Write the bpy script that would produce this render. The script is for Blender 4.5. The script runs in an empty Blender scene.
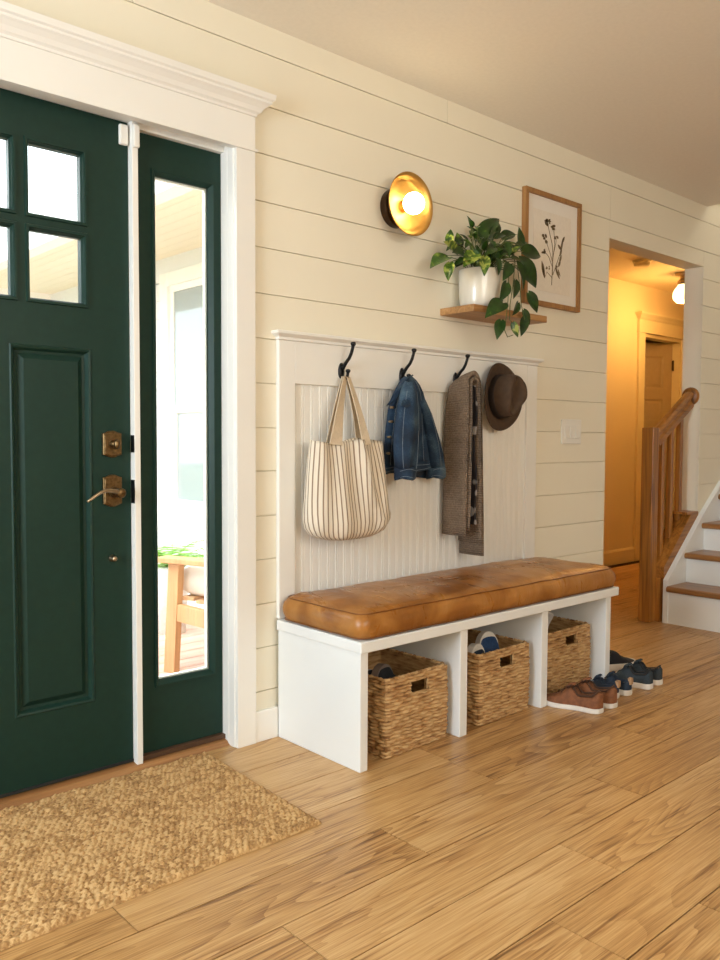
import bpy, bmesh, math, random
from mathutils import Vector, Matrix, noise

# ------------------------------------------------------------------ camera, world, lights, exposure
scene = bpy.context.scene
COL = scene.collection
F_PX, YAW, PITCH, ROLL = 831.15, math.radians(47.893), math.radians(-2.895), math.radians(0.2675)
CAM = Vector((0.0, -2.4048, 1.08))
_f = Vector((math.cos(YAW) * math.cos(PITCH), math.sin(YAW) * math.cos(PITCH), math.sin(PITCH)))
_r = Vector((math.sin(YAW), -math.cos(YAW), 0.0))
_u = _r.cross(_f)
CR = math.cos(ROLL) * _r + math.sin(ROLL) * _u
CU = -math.sin(ROLL) * _r + math.cos(ROLL) * _u
cam_data = bpy.data.cameras.new('camera')
cam_data.sensor_fit = 'VERTICAL'
cam_data.sensor_height = 24.0
cam_data.lens = F_PX / 960.0 * 24.0
cam_data.clip_start = 0.02
cam = bpy.data.objects.new('camera', cam_data)
COL.objects.link(cam)
m3 = Matrix((CR, CU, -_f)).transposed()
cam.matrix_world = Matrix.Translation(CAM) @ m3.to_4x4()
scene.camera = cam

world = bpy.data.worlds.new('sky')
scene.world = world
world.use_nodes = True
_bg = world.node_tree.nodes['Background']
_bg.inputs[0].default_value = (0.86, 0.94, 1.0, 1)
_bg.inputs[1].default_value = 3.6

scene.view_settings.view_transform = 'Standard'
scene.view_settings.look = 'None'
scene.view_settings.gamma = 1.0
scene.view_settings.use_curve_mapping = False
scene.view_settings.exposure = 0.38
scene.cycles.use_denoising = True
scene.cycles.max_bounces = 10
scene.cycles.diffuse_bounces = 6
scene.cycles.transparent_max_bounces = 12
scene.cycles.sample_clamp_indirect = 6.0


def area(name, loc, target, sx, sy, power, color):
    l = bpy.data.lights.new(name, 'AREA')
    l.shape = 'RECTANGLE'
    l.size, l.size_y = sx, sy
    l.energy = power
    l.color = color
    o = bpy.data.objects.new(name, l)
    COL.objects.link(o)
    o.location = loc
    o.rotation_euler = (Vector(target) - Vector(loc)).to_track_quat('-Z', 'Y').to_euler()
    return o


DAY = (0.93, 0.97, 1.0)
# daylight comes through the left window and the door glass (sky portals), an added area light behind the camera fills the room
def portal(loc, target, sx, sy):
    o = area('sky_portal', loc, target, sx, sy, 1.0, (1, 1, 1))
    o.data.cycles.is_portal = True
    return o


portal((-1.73, -1.05, 1.45), (0.0, -1.05, 1.45), 1.3, 1.3)
portal((0.95, 0.13, 1.1), (0.95, -1.0, 1.1), 1.25, 2.0)
area('window_daylight', (-1.80, -1.05, 1.5), (1.5, -0.9, 0.7), 1.25, 1.25, 62, (0.74, 0.88, 1.0))
area('porch_daylight', (0.2, 3.4, 3.5), (1.35, 0.0, 1.0), 2.6, 2.2, 110, (0.95, 0.98, 1.0))
area('room_fill_light', (1.2, -4.55, 1.8), (2.4, 0.0, 1.0), 2.6, 1.4, 64, (1.0, 0.95, 0.86))
area('stairwell_light', (6.3, -0.55, 3.8), (6.0, -0.4, 0.0), 0.9, 0.7, 12, (1.0, 0.96, 0.88))  # unseen upstairs lamp, an area light below the closed stairwell ceiling


def at(px, py, y):
    d = CR * ((px - 360) / F_PX) + CU * ((480 - py) / F_PX) + _f
    return CAM + d * ((y - CAM.y) / d.y)


# ------------------------------------------------------------------ materials
def new_mat(name):
    m = bpy.data.materials.new(name)
    m.use_nodes = True
    nt = m.node_tree
    return m, nt, nt.nodes['Principled BSDF']


def N(nt, typ, **kw):
    n = nt.nodes.new(typ)
    for k, v in kw.items():
        if k.startswith('i_'):
            key = k[2:]
            n.inputs[int(key) if key.isdigit() else key].default_value = v
        else:
            setattr(n, k, v)
    return n


def ramp(nt, stops, fac=None, interp='LINEAR'):
    r = nt.nodes.new('ShaderNodeValToRGB')
    cr = r.color_ramp
    cr.interpolation = interp
    while len(cr.elements) < len(stops):
        cr.elements.new(0.5)
    for e, (p, c) in zip(cr.elements, stops):
        e.position = p
        e.color = (*c, 1) if len(c) == 3 else c
    if fac is not None:
        nt.links.new(fac, r.inputs[0])
    return r


def mapped(nt, scale=(1, 1, 1), coord='Object'):
    tc = nt.nodes.new('ShaderNodeTexCoord')
    mp = nt.nodes.new('ShaderNodeMapping')
    mp.inputs['Scale'].default_value = scale
    nt.links.new(tc.outputs[coord], mp.inputs[0])
    return mp.outputs[0]


def bump(nt, b, height, strength=0.3, dist=0.01):
    n = nt.nodes.new('ShaderNodeBump')
    n.inputs['Strength'].default_value = strength
    n.inputs['Distance'].default_value = dist
    nt.links.new(height, n.inputs['Height'])
    nt.links.new(n.outputs[0], b.inputs['Normal'])


def simple(name, col, rough=0.5, metal=0.0, var=0.06, scale=30.0, bmp=0.0, coat=0.0, spec=0.5):
    """paint/metal/plastic: one colour with a slight mottling and optional fine bump"""
    m, nt, b = new_mat(name)
    v = mapped(nt)
    nz = N(nt, 'ShaderNodeTexNoise', i_Scale=scale, i_Detail=4.0)
    nt.links.new(v, nz.inputs['Vector'])
    lo = tuple(max(0, c * (1 - var)) for c in col)
    hi = tuple(min(1, c * (1 + var)) for c in col)
    r = ramp(nt, [(0.3, lo), (0.7, hi)], nz.outputs[0])
    nt.links.new(r.outputs[0], b.inputs['Base Color'])
    b.inputs['Roughness'].default_value = rough
    b.inputs['Metallic'].default_value = metal
    b.inputs['Coat Weight'].default_value = coat
    b.inputs['Specular IOR Level'].default_value = spec
    if bmp:
        bump(nt, b, nz.outputs[0], bmp, 0.004)
    return m


def emis(name, col, strength):
    m, nt, b = new_mat(name)
    b.inputs['Base Color'].default_value = (*col, 1)
    b.inputs['Emission Color'].default_value = (*col, 1)
    b.inputs['Emission Strength'].default_value = strength
    return m


def wood(name, dark, mid, light, along='X', scale=1.0, rough=0.45, attr=False, coat=0.0, contrast=1.0):
    """plain-sawn wood: stretched fibres plus cathedral figure, grain along the given axis"""
    m, nt, b = new_mat(name)
    st = {'X': (0.35, 6.0, 6.0), 'Y': (6.0, 0.35, 6.0), 'Z': (6.0, 6.0, 0.35)}[along]
    tc = nt.nodes.new('ShaderNodeTexCoord')
    vec = tc.outputs['Object']
    if attr:
        a = N(nt, 'ShaderNodeAttribute', attribute_name='rnd')
        off = N(nt, 'ShaderNodeVectorMath', operation='SCALE')
        off.inputs['Scale'].default_value = 37.0
        nt.links.new(a.outputs['Vector'], off.inputs[0])
        ad = N(nt, 'ShaderNodeVectorMath', operation='ADD')
        nt.links.new(vec, ad.inputs[0])
        nt.links.new(off.outputs[0], ad.inputs[1])
        vec = ad.outputs[0]
    mp = nt.nodes.new('ShaderNodeMapping')
    mp.inputs['Scale'].default_value = tuple(s * scale for s in st)
    nt.links.new(vec, mp.inputs[0])
    big = N(nt, 'ShaderNodeTexNoise', i_Scale=1.0, i_Detail=2.0, i_Distortion=0.4)
    nt.links.new(mp.outputs[0], big.inputs['Vector'])
    ring = N(nt, 'ShaderNodeMath', operation='MULTIPLY')
    ring.inputs[1].default_value = 9.0
    nt.links.new(big.outputs[0], ring.inputs[0])
    fr = N(nt, 'ShaderNodeMath', operation='PINGPONG')
    fr.inputs[1].default_value = 0.5
    nt.links.new(ring.outputs[0], fr.inputs[0])
    fib = N(nt, 'ShaderNodeTexNoise', i_Scale=9.0, i_Detail=6.0, i_Roughness=0.65)
    mp2 = nt.nodes.new('ShaderNodeMapping')
    mp2.inputs['Scale'].default_value = tuple((s * 0.55 if s < 1 else s) * scale for s in st)
    nt.links.new(vec, mp2.inputs[0])
    nt.links.new(mp2.outputs[0], fib.inputs['Vector'])
    blot = N(nt, 'ShaderNodeTexNoise', i_Scale=1.6, i_Detail=3.0)
    nt.links.new(mp.outputs[0], blot.inputs['Vector'])
    s1 = N(nt, 'ShaderNodeMath', operation='MULTIPLY_ADD')
    s1.inputs[1].default_value = 0.42 * contrast
    nt.links.new(fr.outputs[0], s1.inputs[0])
    s1.inputs[2].default_value = 0.5 - 0.36 * contrast * 0.5 - 0.1
    s2 = N(nt, 'ShaderNodeMath', operation='MULTIPLY_ADD')
    s2.inputs[1].default_value = 0.75 * contrast
    nt.links.new(fib.outputs[0], s2.inputs[0])
    nt.links.new(s1.outputs[0], s2.inputs[2])
    s3 = N(nt, 'ShaderNodeMath', operation='MULTIPLY_ADD')
    s3.inputs[1].default_value = 0.9 * contrast
    nt.links.new(blot.outputs[0], s3.inputs[0])
    nt.links.new(s2.outputs[0], s3.inputs[2])
    out = s3.outputs[0]
    sub = N(nt, 'ShaderNodeMath', operation='SUBTRACT')
    sub.inputs[1].default_value = 0.38 + 0.35 * contrast
    nt.links.new(out, sub.inputs[0])
    out = sub.outputs[0]
    if attr:
        s4 = N(nt, 'ShaderNodeMath', operation='MULTIPLY_ADD')
        s4.inputs[1].default_value = 0.30
        nt.links.new(a.outputs['Fac'], s4.inputs[0])
        nt.links.new(out, s4.inputs[2])
        s5 = N(nt, 'ShaderNodeMath', operation='SUBTRACT')
        s5.inputs[1].default_value = 0.15
        nt.links.new(s4.outputs[0], s5.inputs[0])
        out = s5.outputs[0]
    r = ramp(nt, [(0.12, dark), (0.45, mid), (0.78, light)], out)
    nt.links.new(r.outputs[0], b.inputs['Base Color'])
    b.inputs['Roughness'].default_value = rough
    b.inputs['Coat Weight'].default_value = coat
    b.inputs['Coat Roughness'].default_value = 0.25
    bump(nt, b, fib.outputs[0], 0.12, 0.002)
    return m


M = {}
M['wall'] = simple('cream_wall_paint', (0.82, 0.772, 0.632), 0.55, var=0.015, scale=3)
M['ceiling'] = simple('ceiling_paint', (0.82, 0.77, 0.68), 0.8, var=0.02, scale=60, bmp=0.06)
M['trim'] = simple('white_trim_paint', (0.82, 0.805, 0.755), 0.4, var=0.012, scale=4)
M['bench_paint'] = simple('white_bench_paint', (0.78, 0.795, 0.785), 0.38, var=0.012, scale=5)
M['green'] = simple('dark_green_door_paint', (0.0090, 0.031, 0.0220), 0.42, var=0.08, scale=40, bmp=0.02, spec=0.22)
M['black_seal'] = simple('black_rubber', (0.012, 0.013, 0.013), 0.6)
M['floor_gap'] = simple('floor_gap', (0.03, 0.015, 0.007), 0.9)
M['oak'] = wood('honey_oak', (0.13, 0.045, 0.007), (0.37, 0.150, 0.025), (0.52, 0.245, 0.050), 'Z', 1.4, 0.36, coat=0.2)
M['oak_x'] = wood('honey_oak_lengthwise', (0.13, 0.045, 0.007), (0.34, 0.138, 0.023), (0.47, 0.215, 0.044), 'X', 1.4, 0.36, coat=0.2)
M['oak_y'] = wood('honey_oak_tread', (0.15, 0.06, 0.016), (0.30, 0.135, 0.04), (0.40, 0.195, 0.062), 'Y', 1.4, 0.36, coat=0.2)
M['shelf_wood'] = wood('shelf_oak', (0.24, 0.11, 0.035), (0.42, 0.215, 0.075), (0.53, 0.30, 0.12), 'X', 1.8, 0.5)
M['frame_wood'] = wood('frame_oak', (0.26, 0.12, 0.035), (0.40, 0.205, 0.066), (0.48, 0.265, 0.095), 'Z', 1.8, 0.5, contrast=0.6)
M['threshold'] = wood('threshold_oak', (0.14, 0.055, 0.016), (0.28, 0.125, 0.04), (0.38, 0.19, 0.07), 'X', 1.4, 0.45)
M['brown_sill'] = simple('dark_bronze_sill', (0.075, 0.035, 0.016), 0.5)
M['cedar'] = wood('cedar_chair', (0.45, 0.24, 0.11), (0.66, 0.40, 0.20), (0.75, 0.50, 0.28), 'Z', 1.0, 0.6, contrast=0.5)
M['deck'] = wood('deck_boards', (0.55, 0.33, 0.25), (0.74, 0.50, 0.41), (0.80, 0.58, 0.49), 'X', 1.0, 0.7, attr=True, contrast=0.6)
M['black_metal'] = simple('black_iron', (0.012, 0.012, 0.013), 0.38, 0.6)
M['bronze'] = simple('antique_bronze', (0.17, 0.105, 0.045), 0.36, 0.95, var=0.35, scale=120, bmp=0.15)
M['dark_bronze'] = simple('dark_bronze', (0.06, 0.034, 0.018), 0.35, 0.9, var=0.2)
M['pewter'] = simple('worn_lever_metal', (0.36, 0.27, 0.17), 0.3, 0.95, var=0.2, scale=90)
M['plastic'] = simple('white_plastic', (0.80, 0.78, 0.72), 0.4, var=0.01)
M['ceramic'] = simple('white_ceramic', (0.72, 0.68, 0.585), 0.28, var=0.02, scale=8, coat=0.4)
M['soil'] = simple('potting_soil', (0.03, 0.02, 0.012), 0.95, var=0.5, scale=200, bmp=0.5)
M['paper'] = simple('print_paper', (0.77, 0.71, 0.615), 0.9, var=0.03, scale=60)
M['matboard'] = simple('white_mat_board', (0.80, 0.76, 0.69), 0.9, var=0.01)
M['ink'] = simple('sepia_ink', (0.20, 0.145, 0.075), 0.9, var=0.35, scale=180)
M['sole'] = simple('white_rubber_sole', (0.72, 0.68, 0.62), 0.6, var=0.05, scale=60)
M['sole_grey'] = simple('grey_rubber_sole', (0.35, 0.37, 0.39), 0.6, var=0.08)
M['sole_brown'] = simple('taupe_rubber_sole', (0.16, 0.12, 0.10), 0.6, var=0.1)
M['shoe_in'] = simple('dark_shoe_lining', (0.025, 0.022, 0.02), 0.9)
M['tan_lining'] = simple('tan_shoe_lining', (0.42, 0.25, 0.13), 0.8)
M['suede'] = simple('brown_suede', (0.19, 0.068, 0.024), 0.75, var=0.25, scale=60, bmp=0.1)
M['suede_lace'] = simple('brown_lace', (0.07, 0.03, 0.014), 0.8)
M['navy'] = simple('navy_canvas', (0.014, 0.027, 0.05), 0.8, var=0.25, scale=150, bmp=0.1)
M['slate'] = simple('slate_canvas', (0.022, 0.033, 0.042), 0.8, var=0.25, scale=150, bmp=0.1)
M['black_knit'] = simple('black_knit', (0.011, 0.012, 0.016), 0.85, var=0.3, scale=150, bmp=0.1)
M['blue_canvas'] = simple('blue_canvas', (0.015, 0.05, 0.14), 0.8, var=0.25, scale=150, bmp=0.1)
M['grey_canvas'] = simple('pale_grey_canvas', (0.36, 0.38, 0.38), 0.8, var=0.1, scale=150, bmp=0.1)
M['tan_canvas'] = simple('tan_canvas', (0.40, 0.29, 0.19), 0.8, var=0.15, scale=150, bmp=0.1)
M['felt'] = simple('brown_felt', (0.066, 0.037, 0.019), 0.9, var=0.16, scale=50, bmp=0.05)
M['hat_band'] = simple('dark_hat_band', (0.016, 0.010, 0.007), 0.6)
M['siding'] = simple('white_siding_paint', (0.74, 0.745, 0.74), 0.6, var=0.02)
M['porch_ceiling'] = simple('porch_ceiling_paint', (0.78, 0.72, 0.57), 0.6, var=0.03)
M['porch_trim'] = simple('porch_trim_paint', (0.84, 0.83, 0.79), 0.5, var=0.02)
M['bark'] = simple('tree_bark', (0.10, 0.075, 0.055), 0.9, var=0.4, scale=20, bmp=0.5)
M['tree_leaf'] = simple('tree_leaves', (0.10, 0.16, 0.05), 0.7, var=0.5, scale=4)
M['tree_leaf_gold'] = simple('golden_tree_leaves', (0.30, 0.22, 0.06), 0.7, var=0.4, scale=4)
M['lawn'] = simple('lawn', (0.12, 0.19, 0.06), 0.9, var=0.4, scale=8)
M['fern'] = simple('fern_green', (0.20, 0.42, 0.07), 0.6, var=0.3, scale=25)
M['porch_cushion'] = simple('white_porch_cushion', (0.80, 0.77, 0.72), 0.9, var=0.03, scale=60)
M['terracotta'] = simple('white_planter', (0.74, 0.73, 0.70), 0.8, var=0.1)
M['canvas'] = simple('natural_canvas_webbing', (0.62, 0.51, 0.37), 0.85, var=0.07, scale=160, bmp=0.15)
M['bulb'] = emis('warm_bulb', (1.0, 0.80, 0.48), 30.0)
M['globe'] = emis('opal_globe_lit', (1.0, 0.80, 0.42), 2.3)
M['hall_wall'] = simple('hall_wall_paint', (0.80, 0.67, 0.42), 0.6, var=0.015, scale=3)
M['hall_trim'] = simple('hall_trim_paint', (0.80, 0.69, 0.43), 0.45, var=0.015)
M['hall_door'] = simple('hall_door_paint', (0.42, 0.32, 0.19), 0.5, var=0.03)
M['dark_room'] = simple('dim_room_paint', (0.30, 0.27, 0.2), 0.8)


def glass_mat():
    m = bpy.data.materials.new('window_glass')
    m.use_nodes = True
    nt = m.node_tree
    nt.nodes.clear()
    o = N(nt, 'ShaderNodeOutputMaterial')
    t = N(nt, 'ShaderNodeBsdfTransparent')
    t.inputs[0].default_value = (0.95, 0.98, 0.97, 1)
    g = N(nt, 'ShaderNodeBsdfGlossy')
    g.inputs['Roughness'].default_value = 0.02
    fz = N(nt, 'ShaderNodeFresnel', i_IOR=1.45)
    mx = N(nt, 'ShaderNodeMixShader')
    nt.links.new(fz.outputs[0], mx.inputs[0])
    nt.links.new(t.outputs[0], mx.inputs[1])
    nt.links.new(g.outputs[0], mx.inputs[2])
    nt.links.new(mx.outputs[0], o.inputs[0])
    return m



def floor_mat():
    """light oak laminate: cathedral figure, fine pores, a few dark mineral streaks, each plank its own offset and tone"""
    m, nt, b = new_mat('oak_plank_floor')
    L = nt.links.new
    tc = nt.nodes.new('ShaderNodeTexCoord')
    a = N(nt, 'ShaderNodeAttribute', attribute_name='rnd')
    off = N(nt, 'ShaderNodeVectorMath', operation='SCALE')
    off.inputs['Scale'].default_value = 41.0
    L(a.outputs['Vector'], off.inputs[0])
    ad = N(nt, 'ShaderNodeVectorMath', operation='ADD')
    L(tc.outputs['Object'], ad.inputs[0])
    L(off.outputs[0], ad.inputs[1])

    def nz(scale, **kw):
        mp = nt.nodes.new('ShaderNodeMapping')
        mp.inputs['Scale'].default_value = scale
        L(ad.outputs[0], mp.inputs[0])
        n = N(nt, 'ShaderNodeTexNoise', i_Scale=1.0, **kw)
        L(mp.outputs[0], n.inputs['Vector'])
        return n.outputs[0]

    def math_(op, x, y, z=None):
        n = N(nt, 'ShaderNodeMath', operation=op)
        for k, v in enumerate((x, y, z)):
            if v is None:
                continue
            if isinstance(v, (int, float)):
                n.inputs[k].default_value = v
            else:
                L(v, n.inputs[k])
        return n.outputs[0]
    big = nz((0.9, 7.5, 3.0), i_Detail=1.5, i_Distortion=0.25)
    rg = math_('FRACT', math_('MULTIPLY', big, 21.0), 0.0)
    rg = math_('POWER', rg, 1.8)                       # saw-like growth rings
    zone = ramp(nt, [(0.36, (0.15,) * 3), (0.62, (1,) * 3)], nz((0.8, 5.0, 2.0), i_Detail=1.0)).outputs[0]
    rings = math_('MULTIPLY', rg, zone)
    fine = nz((5.0, 230.0, 60.0), i_Detail=3.0, i_Roughness=0.7)
    med = nz((1.7, 62.0, 20.0), i_Detail=4.0, i_Roughness=0.6, i_Distortion=0.3)
    streak = ramp(nt, [(0.56, (0,) * 3), (0.74, (1,) * 3)], med).outputs[0]
    tone = math_('SUBTRACT', a.outputs['Fac'], 0.5)
    v = math_('MULTIPLY_ADD', rings, 0.17, 0.12)
    v = math_('MULTIPLY_ADD', fine, 0.62, v)
    v = math_('MULTIPLY_ADD', streak, 0.34, v)
    v = math_('MULTIPLY_ADD', tone, 0.20, v)
    v = math_('MULTIPLY_ADD', nz((1.2, 9.0, 3.0), i_Detail=3.0), 0.30, v)
    r = ramp(nt, [(0.42, (0.665, 0.44, 0.210)), (0.62, (0.505, 0.288, 0.108)), (0.80, (0.29, 0.14, 0.046)), (1.0, (0.12, 0.054, 0.018))], v)
    L(r.outputs[0], b.inputs['Base Color'])
    rr = ramp(nt, [(0.3, (0.30,) * 3), (0.8, (0.44,) * 3)], fine)
    L(rr.outputs[0], b.inputs['Roughness'])
    bump(nt, b, fine, 0.10, 0.002)
    return m


M['floor'] = floor_mat()
M['glass'] = glass_mat()


def dark_glass():
    m, nt, b = new_mat('reflecting_window_glass')
    b.inputs['Base Color'].default_value = (0.33, 0.37, 0.38, 1)
    b.inputs['Roughness'].default_value = 0.05
    b.inputs['Specular IOR Level'].default_value = 1.0
    return m


M['porch_glass'] = dark_glass()


def leather():
    m, nt, b = new_mat('caramel_leather')
    v = mapped(nt)
    n1 = N(nt, 'ShaderNodeTexNoise', i_Scale=5.0, i_Detail=5.0, i_Distortion=0.8)
    n2 = N(nt, 'ShaderNodeTexNoise', i_Scale=220.0, i_Detail=3.0)
    mp = N(nt, 'ShaderNodeMapping')
    mp.inputs['Scale'].default_value = (9.0, 3.0, 3.0)
    mp.inputs['Rotation'].default_value = (0, 0, 0.5)
    n3 = N(nt, 'ShaderNodeTexNoise', i_Scale=1.5, i_Detail=6.0, i_Distortion=1.5)
    nt.links.new(v, n1.inputs['Vector'])
    nt.links.new(v, n2.inputs['Vector'])
    nt.links.new(v, mp.inputs[0])
    nt.links.new(mp.outputs[0], n3.inputs['Vector'])
    r = ramp(nt, [(0.30, (0.185, 0.062, 0.010)), (0.50, (0.32, 0.125, 0.023)), (0.72, (0.47, 0.22, 0.058))], n1.outputs[0])
    nt.links.new(r.outputs[0], b.inputs['Base Color'])
    rr = ramp(nt, [(0.3, (0.24,) * 3), (0.7, (0.42,) * 3)], n3.outputs[0])
    nt.links.new(rr.outputs[0], b.inputs['Roughness'])
    ad = N(nt, 'ShaderNodeMath', operation='MULTIPLY_ADD')
    ad.inputs[1].default_value = 0.12
    nt.links.new(n2.outputs[0], ad.inputs[0])
    nt.links.new(n3.outputs[0], ad.inputs[2])
    bump(nt, b, ad.outputs[0], 0.28, 0.012)
    return m


M['leather'] = leather()
M['leather_piping'] = simple('leather_piping', (0.20, 0.07, 0.014), 0.45, var=0.2)


def denim():
    m, nt, b = new_mat('blue_denim')
    v = mapped(nt)
    n1 = N(nt, 'ShaderNodeTexNoise', i_Scale=9.0, i_Detail=4.0)
    n2 = N(nt, 'ShaderNodeTexNoise', i_Scale=300.0, i_Detail=2.0)
    nt.links.new(v, n1.inputs['Vector'])
    nt.links.new(v, n2.inputs['Vector'])
    s = N(nt, 'ShaderNodeMath', operation='MULTIPLY_ADD')
    s.inputs[1].default_value = 0.3
    nt.links.new(n2.outputs[0], s.inputs[0])
    nt.links.new(n1.outputs[0], s.inputs[2])
    r = ramp(nt, [(0.50, (0.003, 0.012, 0.030)), (0.68, (0.008, 0.031, 0.068)), (0.90, (0.080, 0.140, 0.185))], s.outputs[0])
    nt.links.new(r.outputs[0], b.inputs['Base Color'])
    b.inputs['Roughness'].default_value = 0.85
    w = N(nt, 'ShaderNodeTexWave', i_Scale=160.0)
    w.bands_direction = 'DIAGONAL'
    nt.links.new(v, w.inputs['Vector'])
    bump(nt, b, w.outputs['Fac'], 0.15, 0.002)
    return m


M['denim'] = denim()
M['stitch'] = simple('denim_seam', (0.16, 0.20, 0.24), 0.9, var=0.3, scale=300)
M['denim_lining'] = simple('dark_denim_inside', (0.022, 0.03, 0.042), 0.9)


def ticking():
    """cream canvas with brown-grey ticking stripes, from the UV (u = metres around, v = metres up)"""
    m, nt, b = new_mat('striped_canvas')
    uv = nt.nodes.new('ShaderNodeUVMap')
    sep = N(nt, 'ShaderNodeSeparateXYZ')
    nt.links.new(uv.outputs[0], sep.inputs[0])
    md = N(nt, 'ShaderNodeMath', operation='FRACT')
    mu = N(nt, 'ShaderNodeMath', operation='MULTIPLY')
    mu.inputs[1].default_value = 1 / 0.0195
    nt.links.new(sep.outputs[0], mu.inputs[0])
    nt.links.new(mu.outputs[0], md.inputs[0])
    r = ramp(nt, [(0.0, (0.72, 0.64, 0.52)), (0.48, (0.74, 0.68, 0.57)), (0.52, (0.27, 0.19, 0.125)), (0.76, (0.27, 0.19, 0.125)), (0.80, (0.74, 0.68, 0.57)), (1.0, (0.72, 0.64, 0.52))], md.outputs[0])
    nt.links.new(r.outputs[0], b.inputs['Base Color'])
    b.inputs['Roughness'].default_value = 0.9
    nz = N(nt, 'ShaderNodeTexNoise', i_Scale=160.0)
    nt.links.new(mapped(nt), nz.inputs['Vector'])
    bump(nt, b, nz.outputs[0], 0.15, 0.002)
    return m


M['ticking'] = ticking()


def knit():
    m, nt, b = new_mat('taupe_rib_knit')
    uv = nt.nodes.new('ShaderNodeUVMap')
    mp = N(nt, 'ShaderNodeMapping')
    mp.inputs['Scale'].default_value = (150.0, 105.0, 1)
    nt.links.new(uv.outputs[0], mp.inputs[0])
    ch = N(nt, 'ShaderNodeTexVoronoi', i_Scale=1.0, i_Randomness=0.3)
    ch.feature = 'F1'
    nt.links.new(mp.outputs[0], ch.inputs['Vector'])
    nz = N(nt, 'ShaderNodeTexNoise', i_Scale=25.0, i_Detail=3.0)
    nt.links.new(mapped(nt), nz.inputs['Vector'])
    sm = N(nt, 'ShaderNodeMath', operation='MULTIPLY_ADD')
    sm.inputs[1].default_value = 0.5
    nt.links.new(nz.outputs[0], sm.inputs[0])
    nt.links.new(ch.outputs['Distance'], sm.inputs[2])
    r = ramp(nt, [(0.35, (0.29, 0.205, 0.138)), (1.0, (0.125, 0.082, 0.050))], sm.outputs[0])
    nt.links.new(r.outputs[0], b.inputs['Base Color'])
    b.inputs['Roughness'].default_value = 0.95
    iv = N(nt, 'ShaderNodeMath', operation='SUBTRACT')
    iv.inputs[0].default_value = 1.0
    nt.links.new(ch.outputs['Distance'], iv.inputs[1])
    bump(nt, b, iv.outputs[0], 1.0, 0.010)
    return m


M['knit'] = knit()


def scarf_pattern():
    m, nt, b = new_mat('black_white_scarf_pattern')
    v = mapped(nt, (1, 22, 21))
    vo = N(nt, 'ShaderNodeTexVoronoi', i_Scale=1.0)
    nt.links.new(v, vo.inputs['Vector'])
    r = ramp(nt, [(0.42, (0.34, 0.31, 0.30)), (0.50, (0.02, 0.016, 0.018))], vo.outputs['Distance'])
    nt.links.new(r.outputs[0], b.inputs['Base Color'])
    b.inputs['Roughness'].default_value = 0.9
    return m


M['scarf_inner'] = scarf_pattern()


def seagrass():
    m, nt, b = new_mat('woven_seagrass')
    v = mapped(nt, (14, 14, 75))
    n1 = N(nt, 'ShaderNodeTexNoise', i_Scale=1.6, i_Detail=4.0)
    nt.links.new(v, n1.inputs['Vector'])
    a = N(nt, 'ShaderNodeAttribute', attribute_name='rnd')
    s = N(nt, 'ShaderNodeMath', operation='MULTIPLY_ADD')
    s.inputs[1].default_value = 0.45
    nt.links.new(a.outputs['Fac'], s.inputs[0])
    nt.links.new(n1.outputs[0], s.inputs[2])
    r = ramp(nt, [(0.38, (0.11, 0.045, 0.014)), (0.62, (0.38, 0.205, 0.075)), (0.95, (0.60, 0.40, 0.19))], s.outputs[0])
    nt.links.new(r.outputs[0], b.inputs['Base Color'])
    b.inputs['Roughness'].default_value = 0.7
    return m


M['seagrass'] = seagrass()


def jute():
    m, nt, b = new_mat('braided_jute')
    a = N(nt, 'ShaderNodeAttribute', attribute_name='rnd')
    v = mapped(nt, (1, 1, 1))
    n1 = N(nt, 'ShaderNodeTexNoise', i_Scale=130.0, i_Detail=3.0)
    n2 = N(nt, 'ShaderNodeTexNoise', i_Scale=7.0, i_Detail=3.0)
    nt.links.new(v, n1.inputs['Vector'])
    nt.links.new(v, n2.inputs['Vector'])
    s = N(nt, 'ShaderNodeMath', operation='MULTIPLY_ADD')
    s.inputs[1].default_value = 0.35
    nt.links.new(a.outputs['Fac'], s.inputs[0])
    nt.links.new(n1.outputs[0], s.inputs[2])
    s2 = N(nt, 'ShaderNodeMath', operation='MULTIPLY_ADD')
    s2.inputs[1].default_value = 0.5
    nt.links.new(n2.outputs[0], s2.inputs[0])
    nt.links.new(s.outputs[0], s2.inputs[2])
    r = ramp(nt, [(0.50, (0.20, 0.095, 0.030)), (0.92, (0.43, 0.245, 0.090)), (1.0, (0.54, 0.34, 0.145))], s2.outputs[0])
    nt.links.new(r.outputs[0], b.inputs['Base Color'])
    b.inputs['Roughness'].default_value = 0.9
    bump(nt, b, n1.outputs[0], 0.5, 0.004)
    return m


M['jute'] = jute()


def leafmat():
    m, nt, b = new_mat('pothos_leaf')
    a = N(nt, 'ShaderNodeAttribute', attribute_name='rnd')
    uv = nt.nodes.new('ShaderNodeUVMap')
    v = mapped(nt)
    nz = N(nt, 'ShaderNodeTexNoise', i_Scale=38.0, i_Detail=3.0, i_Distortion=0.6)
    nt.links.new(v, nz.inputs['Vector'])
    s = N(nt, 'ShaderNodeMath', operation='MULTIPLY_ADD')
    s.inputs[1].default_value = 0.55
    nt.links.new(a.outputs['Fac'], s.inputs[0])
    nt.links.new(nz.outputs[0], s.inputs[2])
    r = ramp(nt, [(0.48, (0.007, 0.026, 0.004)), (0.84, (0.020, 0.066, 0.007)), (0.97, (0.12, 0.20, 0.018)), (1.0, (0.34, 0.38, 0.08))], s.outputs[0])
    nt.links.new(r.outputs[0], b.inputs['Base Color'])
    b.inputs['Roughness'].default_value = 0.32
    b.inputs['Subsurface Weight'].default_value = 0.0
    return m


M['leaf'] = leafmat()
M['vine'] = simple('vine_stem', (0.10, 0.13, 0.03), 0.6)


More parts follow.
